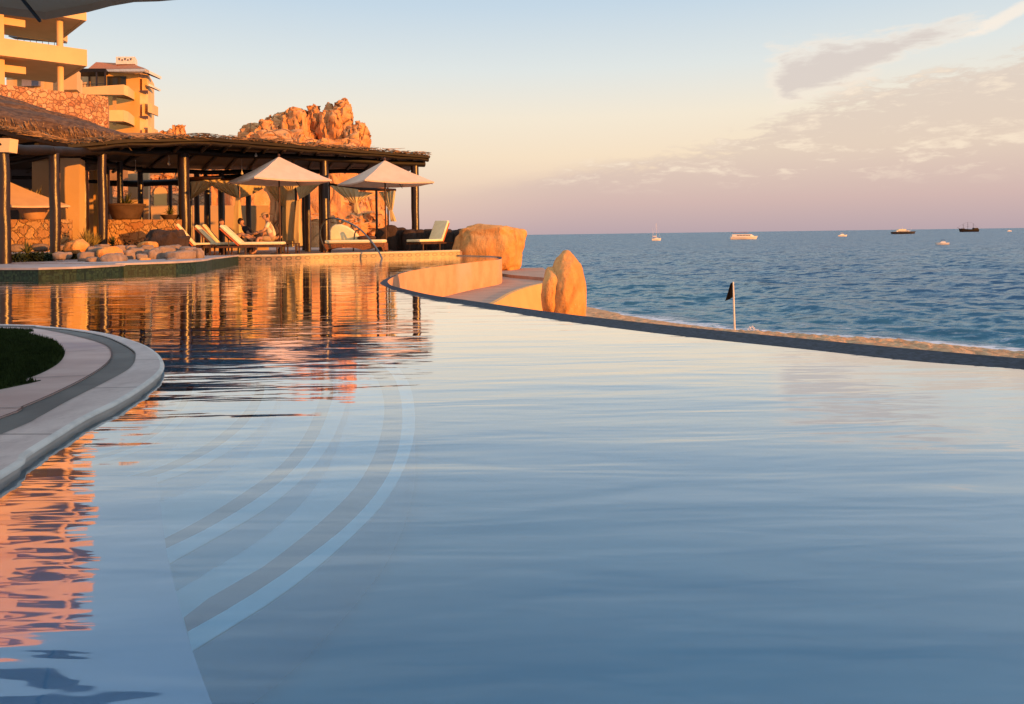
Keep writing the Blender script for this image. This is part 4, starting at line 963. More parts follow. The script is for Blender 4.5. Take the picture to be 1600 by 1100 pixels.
mb.tube([W(109, 131.5, 98.4), W(166, 131, 98.2)], .05, 5).build('railing', 'iron', h2)
for y in (160, 197):
    pq([(231, y+15, 103), (241, y+19, 107), (241, y+5, 107), (231, y, 103)], 0).build('side_balcony', 'stucco_pale', h2, smooth=False)
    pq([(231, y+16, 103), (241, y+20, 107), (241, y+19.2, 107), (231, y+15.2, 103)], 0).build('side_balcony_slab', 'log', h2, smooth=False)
pq([(232, 134, 103), (245, 140, 108), (245, 137.5, 108), (232, 130.5, 103)], 0).build('side_eave', 'white_paint', h2, smooth=False)
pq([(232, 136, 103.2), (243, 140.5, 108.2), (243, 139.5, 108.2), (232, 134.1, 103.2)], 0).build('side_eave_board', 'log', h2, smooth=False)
for y0 in (122, 162, 202): pxbox(222, y0, 229, y0+19, 102.2, .2, 104).build('window_recess', 'stucco_deep', h2, smooth=False)
for y0 in (141, 181): pxbox(219, y0, 231, y0+1.6, 101.8, .3, 103.6).build('sill', 'teak', h2, smooth=False)
# rubble retaining wall
P0, P1 = W(-120, 118, 40), W(168.5, 151, 52)
mb = MB(); dv = Vector((-1.5, 3, 0))
mb.hexa([(P0.x, P0.y, 3), (P1.x, P1.y, 3), (P1.x+dv.x, P1.y+dv.y, 3), (P0.x+dv.x, P0.y+dv.y, 3)], [tuple(P0), tuple(P1), tuple(P1+dv), tuple(P0+dv)])
o = mb.build('retaining_wall', 'rubble', smooth=False); tag(o, 'tall rough rubble stone retaining wall below the hotel balconies', 'wall')
hs = struct(MB().hexa([(-110, 40, .1), (-24, 53.5, .1), (-30, 130, .1), (-130, 130, .1)], [(-110, 45, 8.5), (-25.5, 56, 8.5), (-31, 125, 8.5), (-130, 130, 8.5)]).build('hillside', 'ground', smooth=False))

# ------------------------------------------------------------------ parasols
def parasol_mesh(root, a, zr, za, fab='cloth', pole_mat='teak', n_side=4, rot=0, base=True, tilt=0):
    mb = MB(); pts = []; R_ = a/2*math.sqrt(2) if n_side == 4 else a
    for i in range(n_side):
        an = rot+math.pi/4+2*math.pi*i/n_side; pts.append(Vector((R_*math.cos(an), R_*math.sin(an), zr)))
    rings = 7; seg = 8
    for r in range(rings):
        t = (r+1)/rings
        for i in range(n_side):
            for s in range(seg):
                p = pts[i].lerp(pts[(i+1) % n_side], s/seg)
                sag = (-.045 if n_side == 4 else .02)*math.sin(math.pi*s/seg)*t + (-.03*math.sin(math.pi*t))
                mb.v.append((p.x*t*(1-.02*math.sin(math.pi*s/seg)*t), p.y*t*(1-.02*math.sin(math.pi*s/seg)*t), za+(zr-za)*t+sag+.018*mnoise.noise(Vector((p.x*t*3, p.y*t*3, t)))))
    m_ = n_side*seg; o = len(mb.v); mb.v.append((0, 0, za))
    for k in range(m_): mb.f.append((o, k, (k+1) % m_))
    for r in range(rings-1):
        for k in range(m_): mb.f.append((r*m_+k, (r+1)*m_+k, (r+1)*m_+(k+1) % m_, r*m_+(k+1) % m_))
    # hem
    o = len(mb.v); base_i = (rings-1)*m_
    for k in range(m_): x, y, z = mb.v[base_i+k]; mb.v.append((x, y, z-.05))
    for k in range(m_): mb.f.append((base_i+k, o+k, o+(k+1) % m_, base_i+(k+1) % m_))
    mb.build('canopy', fab, root, world=False, angle=28)
    MB().tube([(0, 0, .03), (0, 0, za+.06)], .028, 10).build('pole', pole_mat, root, world=False)
    for i in range(n_side):
        MB().tube([(0, 0, za-.06), tuple(pts[i]*.965+Vector((0, 0, .0)))], .012, 5).build('rib', pole_mat, root, world=False)
    MB().lathe([(0, .02), (.05, .03), (.04, .1), (0, .12)], (0, 0, za-.02), 8).build('finial', pole_mat, root, world=False)
    if base: MB().lathe([(0, .0), (.30, 0), (.30, .05), (.1, .08), (.05, .25), (0, .25)], (0, 0, 0), 20).build('base', 'iron', root, world=False)
u1 = empty('parasol', (W(437.5, 380, 25.6).x, 25.6, ZF-.05), R(38)); tag(u1, 'peach square parasol open above the seated man and his lounger', 'parasol', 'square parasols on the far deck')
parasol_mesh(u1, 2.58, 2.46, 3.27)
def placed_copy(x, D, z, rz, lab):
    c_ = copy_tree(u1); c_.location = (W(x, 380, D).x, D, z); c_.rotation_euler = (0, 0, rz); c_['label'] = lab; return c_
placed_copy(603, 27.3, ZF-.05, R(33), 'peach square parasol nearest the sea, beside the wicker daybed')
placed_copy(0, 21.9, -.72, R(58), 'pale parasol half hidden behind the leftmost post')
# large parasol over the near deck
nu = empty('near_parasol', (-2.84, 3.05, ZD)); tag(nu, 'underside of a large dark parasol hanging into the top left corner', 'parasol')
parasol_mesh(nu, 1.96, 2.156, 2.85, 'canopy_dark', 'black_paint', 8, math.atan2(1.95, -.18)-math.pi/4)

# ------------------------------------------------------------------ loungers
def lounger(label, loc, rz, ang=42, first=None, cush='cushion'):
    r = empty('sun_lounger', loc, rz); tag(r, label, 'sun lounger', 'sun loungers on the far deck')
    a = R(ang); hx = .35        # hinge; the foot points to +x, backrest rises to -x
    for s in (-1, 1):
        MB().box((-.95, s*.32-.025, .27), (1.0, s*.32+.025, .33)).build('side_rail', 'teak', r, world=False, smooth=False)
        for x in (-.75, -.1, .85): MB().tube([(x, s*.30, 0), (x, s*.30, .275)], .026, 6).build('leg', 'teak', r, world=False)
    mb = MB()
    for i in range(12): x = -.25+i*.105; mb.box((x, -.30, .331), (x+.07, .30, .35))
    mb.build('seat_slats', 'teak', r, world=False, smooth=False)
    ca, sa = math.cos(a), math.sin(a)
    def bk(u, v, y): return (-.28-u*ca-v*sa*1.0, y, .35+u*sa-v*ca*(-1)) if False else (-.28-u*ca+v*sa, y, .35+u*sa+v*ca)
    def slab(u0, u1, v0, v1, y0, y1, mb=None, n=8):
        mb = mb or MB(); mb.hexa([bk(u0, v0, y0), bk(u0, v0, y1), bk(u0, v1, y1), bk(u0, v1, y0)], [bk(u1, v0, y0), bk(u1, v0, y1), bk(u1, v1, y1), bk(u1, v1, y0)]); return mb
    slab(0, .78, -.045, -.01, -.31, .31).build('backrest_frame', 'cushion_back', r, world=False, smooth=False)
    MB().tube([(-.62, -.2, .3), bk(.45, -.04, -.2)], .018, 5).build('prop', 'teak', r, world=False)
    for (nm, mb_) in (('seat_cushion', MB().box((-.30, -.31, .352), (1.02, .31, .44))), ('back_cushion', slab(.02, .84, .0, .09, -.31, .31))):
        o = mb_.build(nm, cush, r, world=False); bv = o.modifiers.new('bevel', 'BEVEL'); bv.width = .03; bv.segments = 3
    mb = MB().box((.0, -.31, .441), (.004, .31, .443)); 
    return r
ZDk = ZF-.05
lounger('orange-backed lounger in front of the seated man with its foot to the right', (W(392, 390, 24.1).x, 24.1, ZDk), R(7), 44)
lounger('shaded lounger second from the left, back raised behind the orange one', (W(350, 392, 25.0).x, 25.0, ZDk), R(14), 47)
lounger('dark lounger beside the thick pergola post, its back raised steeply', (W(333, 392, 24.6).x, 25.9, ZDk), R(16), 52)
lounger('shaded lounger deep between the cabana and the orange one', (W(318, 392, 24.5).x, 24.5, ZDk), R(20), 52)
lounger('cream lounger alone at the sea end of the deck, back raised to the right', (W(674, 385, 27.6).x, 27.6, ZDk), R(238), 60)
# side tables
for x, D, l in ((322, 23.6, 'small dark slatted table left of the orange lounger'), (456, 25.3, 'small dark table under the first parasol')):
    p = W(x, 390, D); t_ = empty('side_table', (p.x, D, ZDk)); tag(t_, l, 'table', 'small tables beside loungers')
    mb = MB()
    for i in range(5): mb.box((-.22+i*.09, -.22, .36), (-.22+i*.09+.07, .22, .385))
    mb.build('table_top', 'teak', t_, world=False, smooth=False)
    for sx in (-1, 1):
        for sy in (-1, 1): MB().box((sx*.19-.02, sy*.19-.02, 0), (sx*.19+.02, sy*.19+.02, .36)).build('leg', 'teak', t_, world=False, smooth=False)
# wicker daybed
p = W(556, 392, 26.0); db = empty('wicker_daybed', (p.x, 26.0, ZDk)); tag(db, 'long wicker daybed with cream mattress and rounded back behind the pool handrail', 'daybed')
mb = MB(); ns = 24
for s in (-.4, .4):
    top_ = [(x, s, .34) for x in np.linspace(-1.0, 1.02, ns)]; bot_ = [(x, s, .10+.12*abs(math.sin((x+1)/2.02*math.pi*1.5))**.8 if i not in (0, ns-1) else 0) for i, x in enumerate(np.linspace(-1.0, 1.02, ns))]
    o_ = len(mb.v); th = .03*(1 if s > 0 else -1); mb.v += top_+bot_+[(x, y-th, z) for x, y, z in top_]+[(x, y-th, z) for x, y, z in bot_]
    for i in range(ns-1): mb.f += [(o_+i, o_+i+1, o_+ns+i+1, o_+ns+i), (o_+2*ns+i+1, o_+2*ns+i, o_+3*ns+i, o_+3*ns+i+1), (o_+ns+i, o_+ns+i+1, o_+3*ns+i+1, o_+3*ns+i)]
mb.box((-1.0, -.37, .10), (-.97, .37, .34)); mb.box((1.0, -.37, .10), (1.03, .37, .34)); mb.box((-.97, -.37, .30), (1.0, .37, .335))
mb.build('wicker_base', 'wicker', db, world=False, smooth=False)
for sx in (-.95, .97):
    for sy in (-.36, .36): MB().tube([(sx, sy, 0), (sx, sy, .12)], .03, 8).build('foot', 'teak', db, world=False)
o = MB().box((-.97, -.39, .342), (1.0, .39, .46)).build('mattress', 'cushion', db, world=False); bv = o.modifiers.new('b', 'BEVEL'); bv.width = .05; bv.segments = 3
mb = MB(); prof_ = [(-.95, .44), (-.95, .8), (-.88, .93), (-.75, 1.0), (-.55, 1.0), (-.35, .93), (-.12, .78), (.05, .6), (.12, .44)]
k = len(prof_); mb.v = [(x, .25, z) for x, z in prof_]+[(x, .42, z) for x, z in prof_]; mb.f = [tuple(range(k)), tuple(range(2*k-1, k-1, -1))]+[(i, i+k, (i+1) % k+k, (i+1) % k) for i in range(k)]
o = mb.build('round_back_cushion', 'cushion', db, world=False); bv = o.modifiers.new('b', 'BEVEL'); bv.width = .06; bv.segments = 3
pl = blob((.35, .1, .52), (.32, .2, .08), 9, 3, .05, sq=.8).build('pillow', 'teak', db, world=False)

# ------------------------------------------------------------------ cabanas with tied curtains
def fan(mb, ta, tb, g, n=26, m=10, amp=.06, sagk=.12):       # cloth gathered from a top line to one tie point
    ta, tb, g = Vector(ta), Vector(tb), Vector(g); o = len(mb.v); nv_ = Vector((0, -1, 0))
    for j in range(m+1):
        t = j/m
        for i in range(n+1):
            s = i/n; top_ = ta.lerp(tb, s); gg = g+Vector(((s-.5)*.10, (s-.5)*.05, 0)); p = top_.lerp(gg, t)
            p.z -= sagk*math.sin(math.pi*t)*(.5+s*.6)*(top_-g).length*.55
            p += nv_*(amp*math.sin(s*n*1.15)*(.35+.65*math.sin(math.pi*min(1, t*.9+.1)))*(1 if j else .4))
            mb.v.append(tuple(p))
    for j in range(m):
        for i in range(n): mb.f.append((o+j*(n+1)+i, o+j*(n+1)+i+1, o+(j+1)*(n+1)+i+1, o+(j+1)*(n+1)+i))
def tail(mb, g, zb, w0, w1, lean=0, n=16, m=9):
    g = Vector(g); o = len(mb.v)
    for j in range(m+1):
        t = j/m; w_ = w0+(w1-w0)*t**.7
        for i in range(n+1):
            a = 2*math.pi*i/n; r = w_/2*(1+.28*math.sin(a*5+t*1.5))
            mb.v.append((g.x+r*math.cos(a)+lean*t, g.y+r*.55*math.sin(a), g.z+(zb-g.z)*t))
    for j in range(m):
        for i in range(n): mb.f.append((o+j*(n+1)+i, o+j*(n+1)+i+1, o+(j+1)*(n+1)+i+1, o+(j+1)*(n+1)+i))
def cabana(label, fans, tails, cposts, beams, D):
    r = empty('cabana', tuple(W(cposts[0][0], 390, D))); tag(r, label, 'cabana', 'curtained cabanas under the pergola')
    for x, d, rr in cposts:
        p = W(x, 300, d); MB().tube([(p.x, p.y, .1), (p.x, p.y, 2.86)], rr, 10).build('post', 'dark_wood', r)
    for (a, b) in beams: MB().tube([W(*a), W(*b)], .06, 8).build('beam', 'dark_wood', r)
    for a, b, g in fans:
        mb = MB(); fan(mb, W(*a), W(*b), W(*g)); mb.build('curtain_swag', 'curtain', r, angle=80)
    for g, yb, w0, w1, ln in tails:
        mb = MB(); G_ = W(*g); tail(mb, G_, W(g[0], yb, g[2]).z, w0, w1, ln); mb.build('hanging_curtain', 'curtain', r, angle=80)
cabana('left cabana with swagged cream curtains between the thick post and first parasol',
       [((345,280,28.2), (297,284,28.2), (296,314,28.2)), ((316,281,28.2), (369,283,28.1), (371,309,28.0)), ((420,289,30.2), (373,285,28.1), (373,311,28.1)), ((412,288,29.7), (450,287,28.7), (444,323,28.6))],
       [((371,309,28.0), 368, .13, .36, 0), ((444,323,28.6), 386, .12, .34, .12)],
       [(372, 28.2, .05), (298, 28.3, .05), (345, 30.6, .11), (324, 30.8, .11), (388, 30.8, .1), (440, 30.7, .05)], [((296,281,28.3), (372,282,28.3)), ((372,282,28.3), (440,284,30.7)), ((296,279,28.3), (345,276,30.6))], 28.2)
cabana('middle cabana with a cream curtain column right of the first parasol pole',
       [((500,288,29.7), (460,287,28.2), (466,314,28.2)), ((440,288,28.2), (462,287,28.2), (455,300,28.2))],
       [((466,314,28.2), 384, .12, .30, -.05), ((455,296,28.4), 376, .34, .42, 0)],
       [(462, 28.4, .05), (480, 30.7, .12), (500, 30.8, .06)], [((440,286,28.3), (500,286,29.8))], 28.2)
cabana('right cabana with crossed cream curtains above the wicker daybed',
       [((514,289,28.7), (560,296,28.8), (555,318,28.8)), ((584,301,29.7), (548,298,28.9), (556,318,28.9)), ((592,300,30.2), (618,298,29.8), (611,330,29.6))],
       [((556,317,28.8), 333, .09, .22, .05), ((611,328,29.6), 346, .08, .2, .08)],
       [(514, 29.1, .05), (588, 31.7, .05), (606, 30.1, .035)], [((512,288,29.1), (560,295,29.1)), ((560,295,29.1), (618,297,30.1))], 28.8)

# ------------------------------------------------------------------ pool handrails
hr = empty('pool_handrail', tuple(G(597, 405, 0))); tag(hr, 'arched steel pool handrails curving from the deck into the water', 'handrail')
def railp(px, D0, D1):
    n = len(px); return curve([W(x, y, D0+(D1-D0)*i/(n-1)) for i, (x, y) in enumerate(px)], 5)
MB().tube(railp([(597,409),(596,402),(589,389),(577,373),(562,358),(545,348),(526,341.5),(512,342),(504,350),(500,363),(503,378),(510,393)], 24.3, 25.6), .026, 10).build('rail', 'steel', hr)
MB().tube(railp([(552,392),(553,375),(555,363),(560,359.5),(566,361),(578,375),(588,390),(594,404)], 26.2, 25.4), .024, 10).build('rail', 'steel', hr)

# ------------------------------------------------------------------ people
def skin_obj(name, chains, mat, parent, sub=2):
    me = bpy.data.meshes.new(name); vs = []; es = []; rs = []; key = {}
    for ch in chains:
        prev = None
        for p, r in ch:
            k_ = tuple(round(c, 4) for c in p)
            if k_ in key: i = key[k_]
            else: i = len(vs); key[k_] = i; vs.append(p); rs.append(r)
            if prev is not None and (prev, i) not in es: es.append((prev, i))
            prev = i
    me.from_pydata(vs, es, []); o = bpy.data.objects.new(name, me); col.objects.link(o); me.materials.append(M[mat]); o.parent = parent
    sk = o.modifiers.new('skin', 'SKIN'); sk.use_smooth_shade = True
    for i, d in enumerate(me.skin_vertices[0].data):
        r = rs[i]; d.radius = (r, r) if not isinstance(r, tuple) else r; d.use_root = (i == 0)
    ss = o.modifiers.new('sub', 'SUBSURF'); ss.levels = sub; ss.render_levels = sub
    return o
def V(*a): return Vector(a)
def person(label, loc, rz, J, shirt, shorts, hat=None, hair=True):
    r = empty('person', loc, rz); tag(r, label, 'person', 'guests resting on the loungers')
    T = lambda p: tuple(p)
    pel, ch_, nk, hd = [V(*J[k]) for k in ('pelvis', 'chest', 'neck', 'head')]
    chains = [[(T(pel), .15), (T(pel.lerp(ch_, .5)), .14), (T(ch_), .16), (T(nk), .06), (T(nk.lerp(hd, .45)), .055)]]
    for s in ('L', 'R'):
        sh_, el_, wr = [V(*J[k+s]) for k in ('sh', 'el', 'wr')]; hp, kn, an, toe = [V(*J[k+s]) for k in ('hp', 'kn', 'an', 'toe')]
        chains.append([(T(ch_), .16), (T(sh_), .06), (T(sh_.lerp(el_, .5)), .05), (T(el_), .042), (T(el_.lerp(wr, .5)), .038), (T(wr), .026)])
        chains.append([(T(pel), .15), (T(hp), .095), (T(hp.lerp(kn, .5)), .085), (T(kn), .058), (T(kn.lerp(an, .4)), .055), (T(an), .036), (T(toe), .035)])
        d = (wr-el_).normalized(); sd = d.cross(V(0, 0, 1)).normalized(); pc = wr+d*.045
        chains.append([(T(wr), .026), (T(pc), (.034, .02))])
        for q in range(4):
            b_ = pc+sd*(q-1.5)*.019+d*.03; L = (.07, .08, .075, .058)[q]; up = V(0, 0, -1)
            chains.append([(T(pc), (.034, .02)), (T(b_), .009), (T(b_+d*L*.5+up*.008), .0085), (T(b_+d*L*.85+up*.03), .008)])
        b_ = wr+d*.02-sd*.035; chains.append([(T(pc), (.034, .02)), (T(b_), .011), (T(b_+d*.04-sd*.012), .01), (T(b_+d*.06-sd*.01+V(0,0,-.01)), .009)])
    skin_obj('body', chains, 'skin', r)
    # head: shaped ovoid with brow, nose, chin, ears
    fw = V(*J['face']).normalized(); up = (hd-nk).normalized(); up = (up-fw*up.dot(fw)).normalized(); rt = fw.cross(up)
    bm = bmesh.new(); bmesh.ops.create_icosphere(bm, subdivisions=4, radius=1); mb = MB()
    for v in bm.verts:
        x, y, z = v.co            # x right, y forward, z up
        f = 1-.22*max(0, -z)**1.3; px = x*.075*f; py = y*.095*(1 if z > -.2 else 1-.1*(-z)); pz_ = z*.118
        if y > 0:
            py += .026*math.exp(-((x/.16)**2)-(((z+.12)/.2)**2)) + .008*math.exp(-((x/.5)**2)-(((z-.18)/.12)**2)) + .010*math.exp(-((x/.35)**2)-(((z+.85)/.2)**2)) + .006*math.exp(-((x/.3)**2)-(((z+.5)/.08)**2))
            for e in (-.38, .38): py -= .012*math.exp(-(((x-e)/.17)**2)-(((z-.02)/.12)**2))
        if abs(x) > .8: px += math.copysign(.014*math.exp(-((y/.2)**2)-((z/.28)**2)), x)
        mb.v.append(tuple(hd+rt*px+fw*py+up*pz_))
    mb.f = [tuple(q.index for q in f.verts) for f in bm.faces]; bm.free()
    hobj = mb.build('head', 'skin', r, world=False, angle=180)
    mb = MB()
    for e in (-.028, .028):
        b = blob(hd+rt*e+fw*.084+up*.004, (.012, .006, .007), 1, 2, 0, sq=1); mb.add(b.v, b.f)
    mb.build('eyes', 'hair', hobj, world=False)
    b = blob(hd+fw*.098-up*.058, (.024, .006, .006), 1, 2, 0, sq=1).build('mouth', 'cushion_back', hobj, world=False)
    bm = bmesh.new(); bmesh.ops.create_icosphere(bm, subdivisions=4, radius=1); bm.verts.ensure_lookup_table()
    keep = [f for f in bm.faces if (f.calc_center_median().z > .30 or (f.calc_center_median().y < -.05 and f.calc_center_median().z > -.55))]
    bmesh.ops.delete(bm, geom=[f for f in bm.faces if f not in set(keep)], context='FACES')
    mb = MB(); bm.verts.index_update(); kk = 1.10
    for v in bm.verts: x, y, z = v.co; mb.v.append(tuple(hd+rt*x*.075*kk*1.03+fw*(y*.095*kk-.004)+up*(z*.118*kk+.002)))
    mb.f = [tuple(q.index for q in f.verts) for f in bm.faces]; bm.free()
    h_ = mb.build('hair', 'hair', r, world=False, angle=180); so2 = h_.modifiers.new('s', 'SOLIDIFY'); so2.thickness = .012; so2.offset = -1
    if hat:
        mb = MB(); n = 20
        prof2 = [(1.0, 0), (1.0, .35), (.9, .7), (.6, .95), (0, 1.05)]
        for rr, zz in prof2:
            for k_ in range(n):
                a = 2*math.pi*k_/n; mb.v.append(tuple(hd+up*(.045+zz*.085)+rt*math.cos(a)*.09*rr+fw*math.sin(a)*.108*rr))
        for i in range(4):
            for k_ in range(n): mb.f.append((i*n+k_, i*n+(k_+1) % n, (i+1)*n+(k_+1) % n, (i+1)*n+k_))
        o_ = len(mb.v)
        for t in np.linspace(-1, 1, 9): mb.v.append(tuple(hd+up*.05+rt*t*.085+fw*(.06+.045*math.sqrt(1-t*t*.9)))); mb.v.append(tuple(hd+up*(.042-.01*t*t)+rt*t*.08+fw*(.10+.09*math.sqrt(max(0, 1-t*t)))))
        for i in range(8): mb.f.append((o_+2*i, o_+2*i+2, o_+2*i+3, o_+2*i+1))
        c_ = mb.build('cap', hat, r, world=False, angle=60); so2 = c_.modifiers.new('s', 'SOLIDIFY'); so2.thickness = .006
    # clothes: slightly thicker skins over the same bones
    sc_ = [[(T(pel), .165), (T(pel.lerp(ch_, .5)), .158), (T(ch_), .175), (T(nk.lerp(ch_, .25)), .08)]]
    for s in ('L', 'R'):
        sh_, el_ = V(*J['sh'+s]), V(*J['el'+s]); sc_.append([(T(ch_), .175), (T(sh_), .078), (T(sh_.lerp(el_, .62)), .066)])
    skin_obj('shirt', sc_, shirt, r)
    sc_ = [[(T(pel+V(0, 0, .05)), .17), (T(pel), .168)]]
    for s in ('L', 'R'):
        hp, kn = V(*J['hp'+s]), V(*J['kn'+s]); sc_.append([(T(pel), .168), (T(hp), .112), (T(hp.lerp(kn, .75)), .095)])
    skin_obj('shorts', sc_, shorts, r)
    return r
# man sitting on the edge of the flat end, leaning forward to the left (local -x = picture left)
JS = dict(pelvis=(.12,.0,.56), chest=(.03,0,.93), neck=(-.04,0,1.12), head=(-.10,0,1.28), face=(-1,-.25,-.35),
          shL=(.02,-.18,1.03), elL=(-.12,-.26,.80), wrL=(-.33,-.14,.74), shR=(.02,.18,1.03), elR=(-.14,.24,.80), wrR=(-.34,.10,.78),
          hpL=(.08,-.10,.53), knL=(-.32,-.15,.56), anL=(-.40,-.16,.12), toeL=(-.54,-.17,.05), hpR=(.08,.10,.53), knR=(-.33,.14,.56), anR=(-.44,.15,.12), toeR=(-.58,.16,.05))
person('man in cream shirt and cap sitting under the first parasol, looking down to the left', (W(420, 390, 25.3).x, 25.3, ZDk), R(12), JS, 'shirt', 'tan_short', 'tan_short')
JR = dict(pelvis=(.1,0,.56), chest=(-.18,0,.83), neck=(-.30,0,.98), head=(-.36,0,1.13), face=(.9,-.3,.1),
          shL=(-.22,-.18,.90), elL=(-.02,-.27,.70), wrL=(.18,-.12,.72), shR=(-.22,.18,.90), elR=(-.02,.27,.70), wrR=(.18,.10,.72),
          hpL=(.12,-.10,.54), knL=(.45,-.12,.74), anL=(.80,-.12,.52), toeL=(.92,-.12,.62), hpR=(.12,.10,.54), knR=(.48,.12,.70), anR=(.86,.12,.52), toeR=(.98,.12,.62))
person('guest in dark top sitting between the tied curtain and the man in the cap', (W(394, 390, 26.2).x, 26.2, ZDk), R(8), JR, 'navy', 'navy')
person('guest in dark clothes reclining behind the orange-backed lounger', (W(362, 390, 25.6).x, 25.6, ZDk-.02), R(-10), JR, 'navy', 'navy')

# ------------------------------------------------------------------ flag on the beach
p = W(1148.2, 519, 41.0); fl = empty('beach_flag', (p.x, 41.0, p.z-.5)); tag(fl, 'black warning flag drooping from a thin white pole on the beach', 'flag')
tp_ = W(1145.4, 440.5, 41.0); MB().tube([(p.x, 41, p.z-.5), tuple(tp_)], [.055, .045], 8).build('pole', 'white_paint', fl)
mb = MB(); n, m = 12, 10
e0, e1 = W(1145.2, 440.5, 41), W(1145.4, 464, 41); t0, t1 = W(1141.5, 443, 40.9), W(1132.5, 470, 40.8)
for j in range(m+1):
    t = j/m; a = e0.lerp(e1, t); b = t0.lerp(t1, t**.9)
    for i in range(n+1):
        s = i/n; q = a.lerp(b, s); q.y += .06*math.sin(s*9+t*2)*s; q.z -= .04*math.sin(s*math.pi)*t; mb.v.append(tuple(q))
for j in range(m):
    for i in range(n): mb.f.append((j*(n+1)+i, j*(n+1)+i+1, (j+1)*(n+1)+i+1, (j+1)*(n+1)+i))
mb.build('flag_cloth', 'flag_black', fl, angle=180)
# splash of the shore break
mb = MB(); rs = random.Random(4)
for i in range(240):
    u = rs.random(); x = 1168+u*34; env = math.exp(-((x-1174)/6)**2)*8+math.exp(-((x-1190)/9)**2)*3+1; y = 517+(x-1168)*.11-rs.random()**1.6*env
    q = W(x, y, 45.6+rs.uniform(-.6, .6)); b = blob(q, (rs.uniform(.012, .035),)*3, i, 1, .3); mb.add(b.v, b.f)
o = mb.build('wave_splash', pm('foam', (.75,.70,.68), (.66,.60,.58), 3, .9, 0)); o['kind'] = 'stuff'; o['label'] = 'small white splash of a breaking wave near the flag'

# ------------------------------------------------------------------ boats
def hull(L, B, Hh, mat, r, sheer=.25, stern=.8, z0=-.3):
    mb = MB(); n = 15; prof2 = [(0, 0), (.55, .05), (.85, .45), (1.0, 1.0)]
    for i in range(n):
        t = i/(n-1); x = (t-.5)*L; bw = B/2*(min(1, (1-t)*2.6)**.6 if t > .6 else stern+(1-stern)*min(1, t/.5))
        if t == 1: bw = .02
        sh_ = Hh*(1+sheer*max(0, t-.4)**1.5*2+.1*(1-t)); fl_ = L*.06*max(0, t-.7)/.3
        for s in (-1, 1):
            for w_, h_ in prof2: mb.v.append((x+fl_*h_, s*bw*w_, z0+(sh_-z0)*h_))
    m2 = 8
    for i in range(n-1):
        for s in range(2):
            for q_ in range(3):
                a = i*m2+s*4+q_; f = (a, a+1, a+m2+1, a+m2); mb.f.append(f if s else f[::-1])
        mb.f.append((i*m2+3, i*m2+7, (i+1)*m2+7, (i+1)*m2+3))
    mb.f.append((0, 1, 2, 3, 7, 6, 5, 4))
    return mb.build('hull', mat, r, world=False, angle=40)
def boat(name, x, D, rz, label, cat='boat'):
    a, _ = uv_(x, 362); r = empty(name, (a*D, D, ZS+.05), rz); tag(r, label, cat); return r
# ferry
b = boat('tour_boat', 1161, 590, R(0), 'long white double-decked tour boat with red awning on top'); hull(20, 5, 1.9, 'white_paint', b)
MB().box((-9, -2.2, 1.9), (5.5, 2.2, 3.8)).build('cabin', 'white_paint', b, world=False, smooth=False)
mb = MB()
for i in range(9): mb.box((-5.5+i*1.15, -2.24, 2.6), (-4.7+i*1.15, -2.2, 3.25))
mb.build('windows', 'glass_dark', b, world=False, smooth=False)
MB().hexa([(5.5,-2.1,1.9),(8.6,-1.3,1.9),(8.6,1.3,1.9),(5.5,2.1,1.9)], [(5.5,-2.1,3.8),(6.6,-1.4,3.4),(6.6,1.4,3.4),(5.5,2.1,3.8)]).build('bridge', 'white_paint', b, world=False, smooth=False)
mb = MB()
for i in range(8):
    for s in (-2, 2): mb.tube([(-8+i*1.6, s, 3.8), (-8+i*1.6, s, 5.3)], .05, 4)
mb.build('awning_posts', 'teak', b, world=False); MB().box((-8.4, -2.2, 5.3), (3.6, 2.2, 5.45)).build('awning', 'cushion_back', b, world=False, smooth=False)
# sailboat
b = boat('sailboat', 1025, 590, R(10), 'white sailboat with bare masts, leftmost boat on the horizon'); hull(7.2, 2.4, 1.3, 'white_paint', b)
MB().box((-1.5, -.8, 1.3), (1.6, .8, 2.0)).build('cabin', 'white_paint', b, world=False, smooth=False)
MB().tube([(.2, 0, 1.2), (.2, 0, 13.2)], [.13, .07], 6).build('mast', 'white_paint', b, world=False)
MB().tube([(-2.6, 0, 1.2), (-2.6, 0, 9.5)], [.09, .05], 6).build('mast', 'white_paint', b, world=False)
mb = MB().tube([(3.6, 0, 1.5), (.2, 0, 12.8)], .035, 4); mb.tube([(-3.5, 0, 1.4), (.2, 0, 12.8)], .035, 4).build('rigging', 'white_paint', b, world=False)
MB().box((-2.4, -.15, 3.0), (.2, .15, 3.5)).build('furled_sail', 'white_paint', b, world=False, smooth=False)
MB().box((-2.9, -1, 2.6), (-1.0, 1, 2.7)).build('canopy', 'cushion_back', b, world=False, smooth=False)
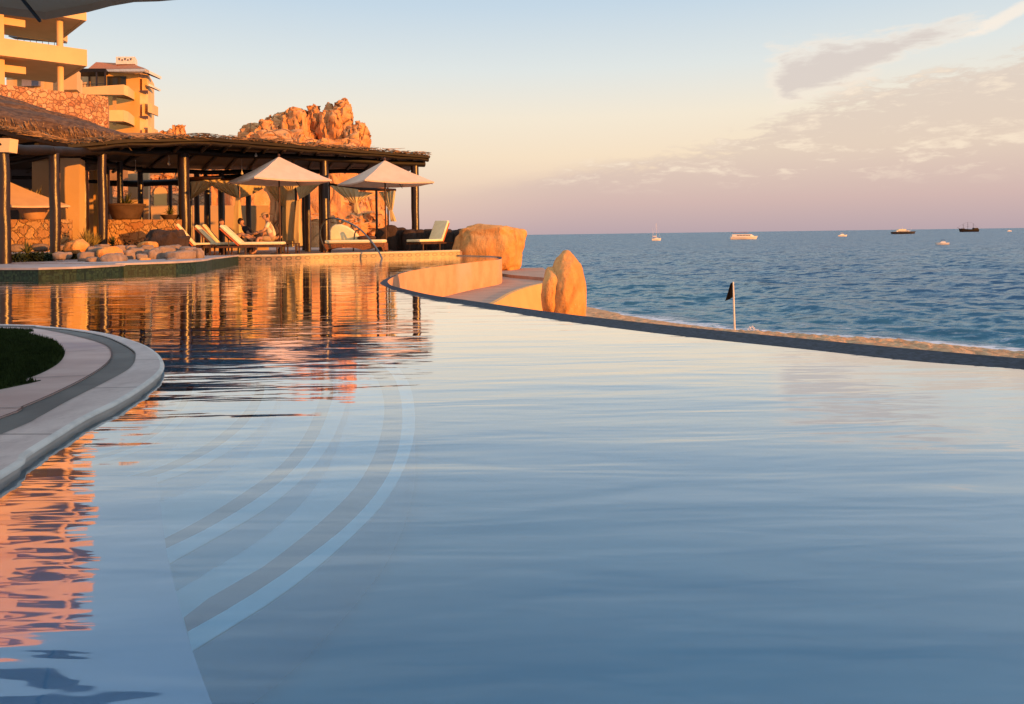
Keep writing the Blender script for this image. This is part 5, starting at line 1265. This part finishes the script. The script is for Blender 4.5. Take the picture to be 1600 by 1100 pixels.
# motor boat
def motor(name, x, D, rz, label, L, top='white_paint'):
    b = boat(name, x, D, rz, label); hull(L, L*.3, L*.13, 'white_paint', b)
    MB().hexa([(-L*.25,-L*.1,L*.13),(L*.22,-L*.09,L*.14),(L*.22,L*.09,L*.14),(-L*.25,L*.1,L*.13)], [(-L*.2,-L*.09,L*.25),(L*.08,-L*.08,L*.25),(L*.08,L*.08,L*.25),(-L*.2,L*.09,L*.25)]).build('cabin', 'white_paint', b, world=False, smooth=False)
    MB().hexa([(L*.085,-L*.075,L*.235),(L*.20,-L*.085,L*.16),(L*.20,L*.085,L*.16),(L*.085,L*.075,L*.235)], [(L*.095,-L*.075,L*.25),(L*.215,-L*.085,L*.16),(L*.215,L*.085,L*.16),(L*.095,L*.075,L*.25)]).build('windscreen', 'glass_dark', b, world=False, smooth=False)
    mb = MB()
    for sx in (-.18, .05):
        for sy in (-.08, .08): mb.tube([(L*sx, L*sy, L*.25), (L*sx, L*sy, L*.36)], .03, 4)
    mb.build('roof_posts', 'teak', b, world=False); MB().box((-L*.2, -L*.09, L*.36), (L*.08, L*.09, L*.375)).build('sun_roof', top, b, world=False, smooth=False)
    return b
motor('motor_boat', 1316, 740, R(8), 'small white motor boat between the tour boat and the dark yacht', 9)
motor('speedboat', 1472, 286, R(172), 'small speedboat with dark canopy, nearest boat to shore', 4.6, 'black_paint')
motor('motor_boat', 1577, 1300, R(5), 'tiny white boat at the far right on the horizon', 8)
# dark yacht
b = boat('motor_yacht', 1411, 1000, R(2), 'long dark-hulled yacht with cream upper decks near the horizon', 'yacht'); hull(30, 6.5, 2.7, 'black_paint', b)
MB().box((-10, -2.6, 2.7), (7, 2.6, 4.6)).build('deckhouse', 'white_paint', b, world=False, smooth=False); MB().box((-7, -2.2, 4.62), (3, 2.2, 6.2)).build('upper_deck', 'cushion', b, world=False, smooth=False)
MB().box((-8, -2.63, 3.3), (6, -2.6, 4.0)).build('windows', 'glass_dark', b, world=False, smooth=False)
MB().tube([(-1, 0, 6.2), (-1, 0, 9.5)], .15, 6).build('mast', 'white_paint', b, world=False); MB().tube([(9, 0, 2.7), (12, 0, 7.5)], .12, 5).build('mast', 'white_paint', b, world=False)
# galleon
b = boat('sailing_ship', 1514, 1350, R(182), 'dark wooden three-masted sailing ship, rightmost large ship on the horizon', 'ship'); hull(33, 8, 4.2, 'cushion_back', b, sheer=.5)
hull_ = [o for o in col.objects if o.parent == b][0]; hull_.data.materials[0] = M['log']
MB().box((-15, -3, 4.2), (-8, 3, 6.8)).build('stern_castle', 'log', b, world=False, smooth=False); MB().box((9, -2.4, 4.6), (13, 2.4, 6.2)).build('bow_castle', 'log', b, world=False, smooth=False)
for x_, h_ in ((-8, 15), (2, 17), (10, 14.5)):
    mk = MB().tube([(x_, 0, 4), (x_, 0, h_)], [.3, .15], 6); 
    for hh, ww in ((h_*.55, 4.0), (h_*.8, 2.8)): mk.tube([(x_, -ww, hh), (x_, ww, hh)], .13, 4)
    mk.build('mast', 'log', b, world=False)
mb = MB().tube([(16, 0, 5.5), (21, 0, 8)], .2, 5); mb.tube([(21, 0, 8), (10, 0, 14)], .09, 4); mb.tube([(10, 0, 14), (2, 0, 17)], .08, 4); mb.tube([(2, 0, 17), (-8, 0, 15)], .08, 4); mb.tube([(-8, 0, 15), (-15, 0, 6)], .08, 4).build('rigging', 'log', b, world=False)
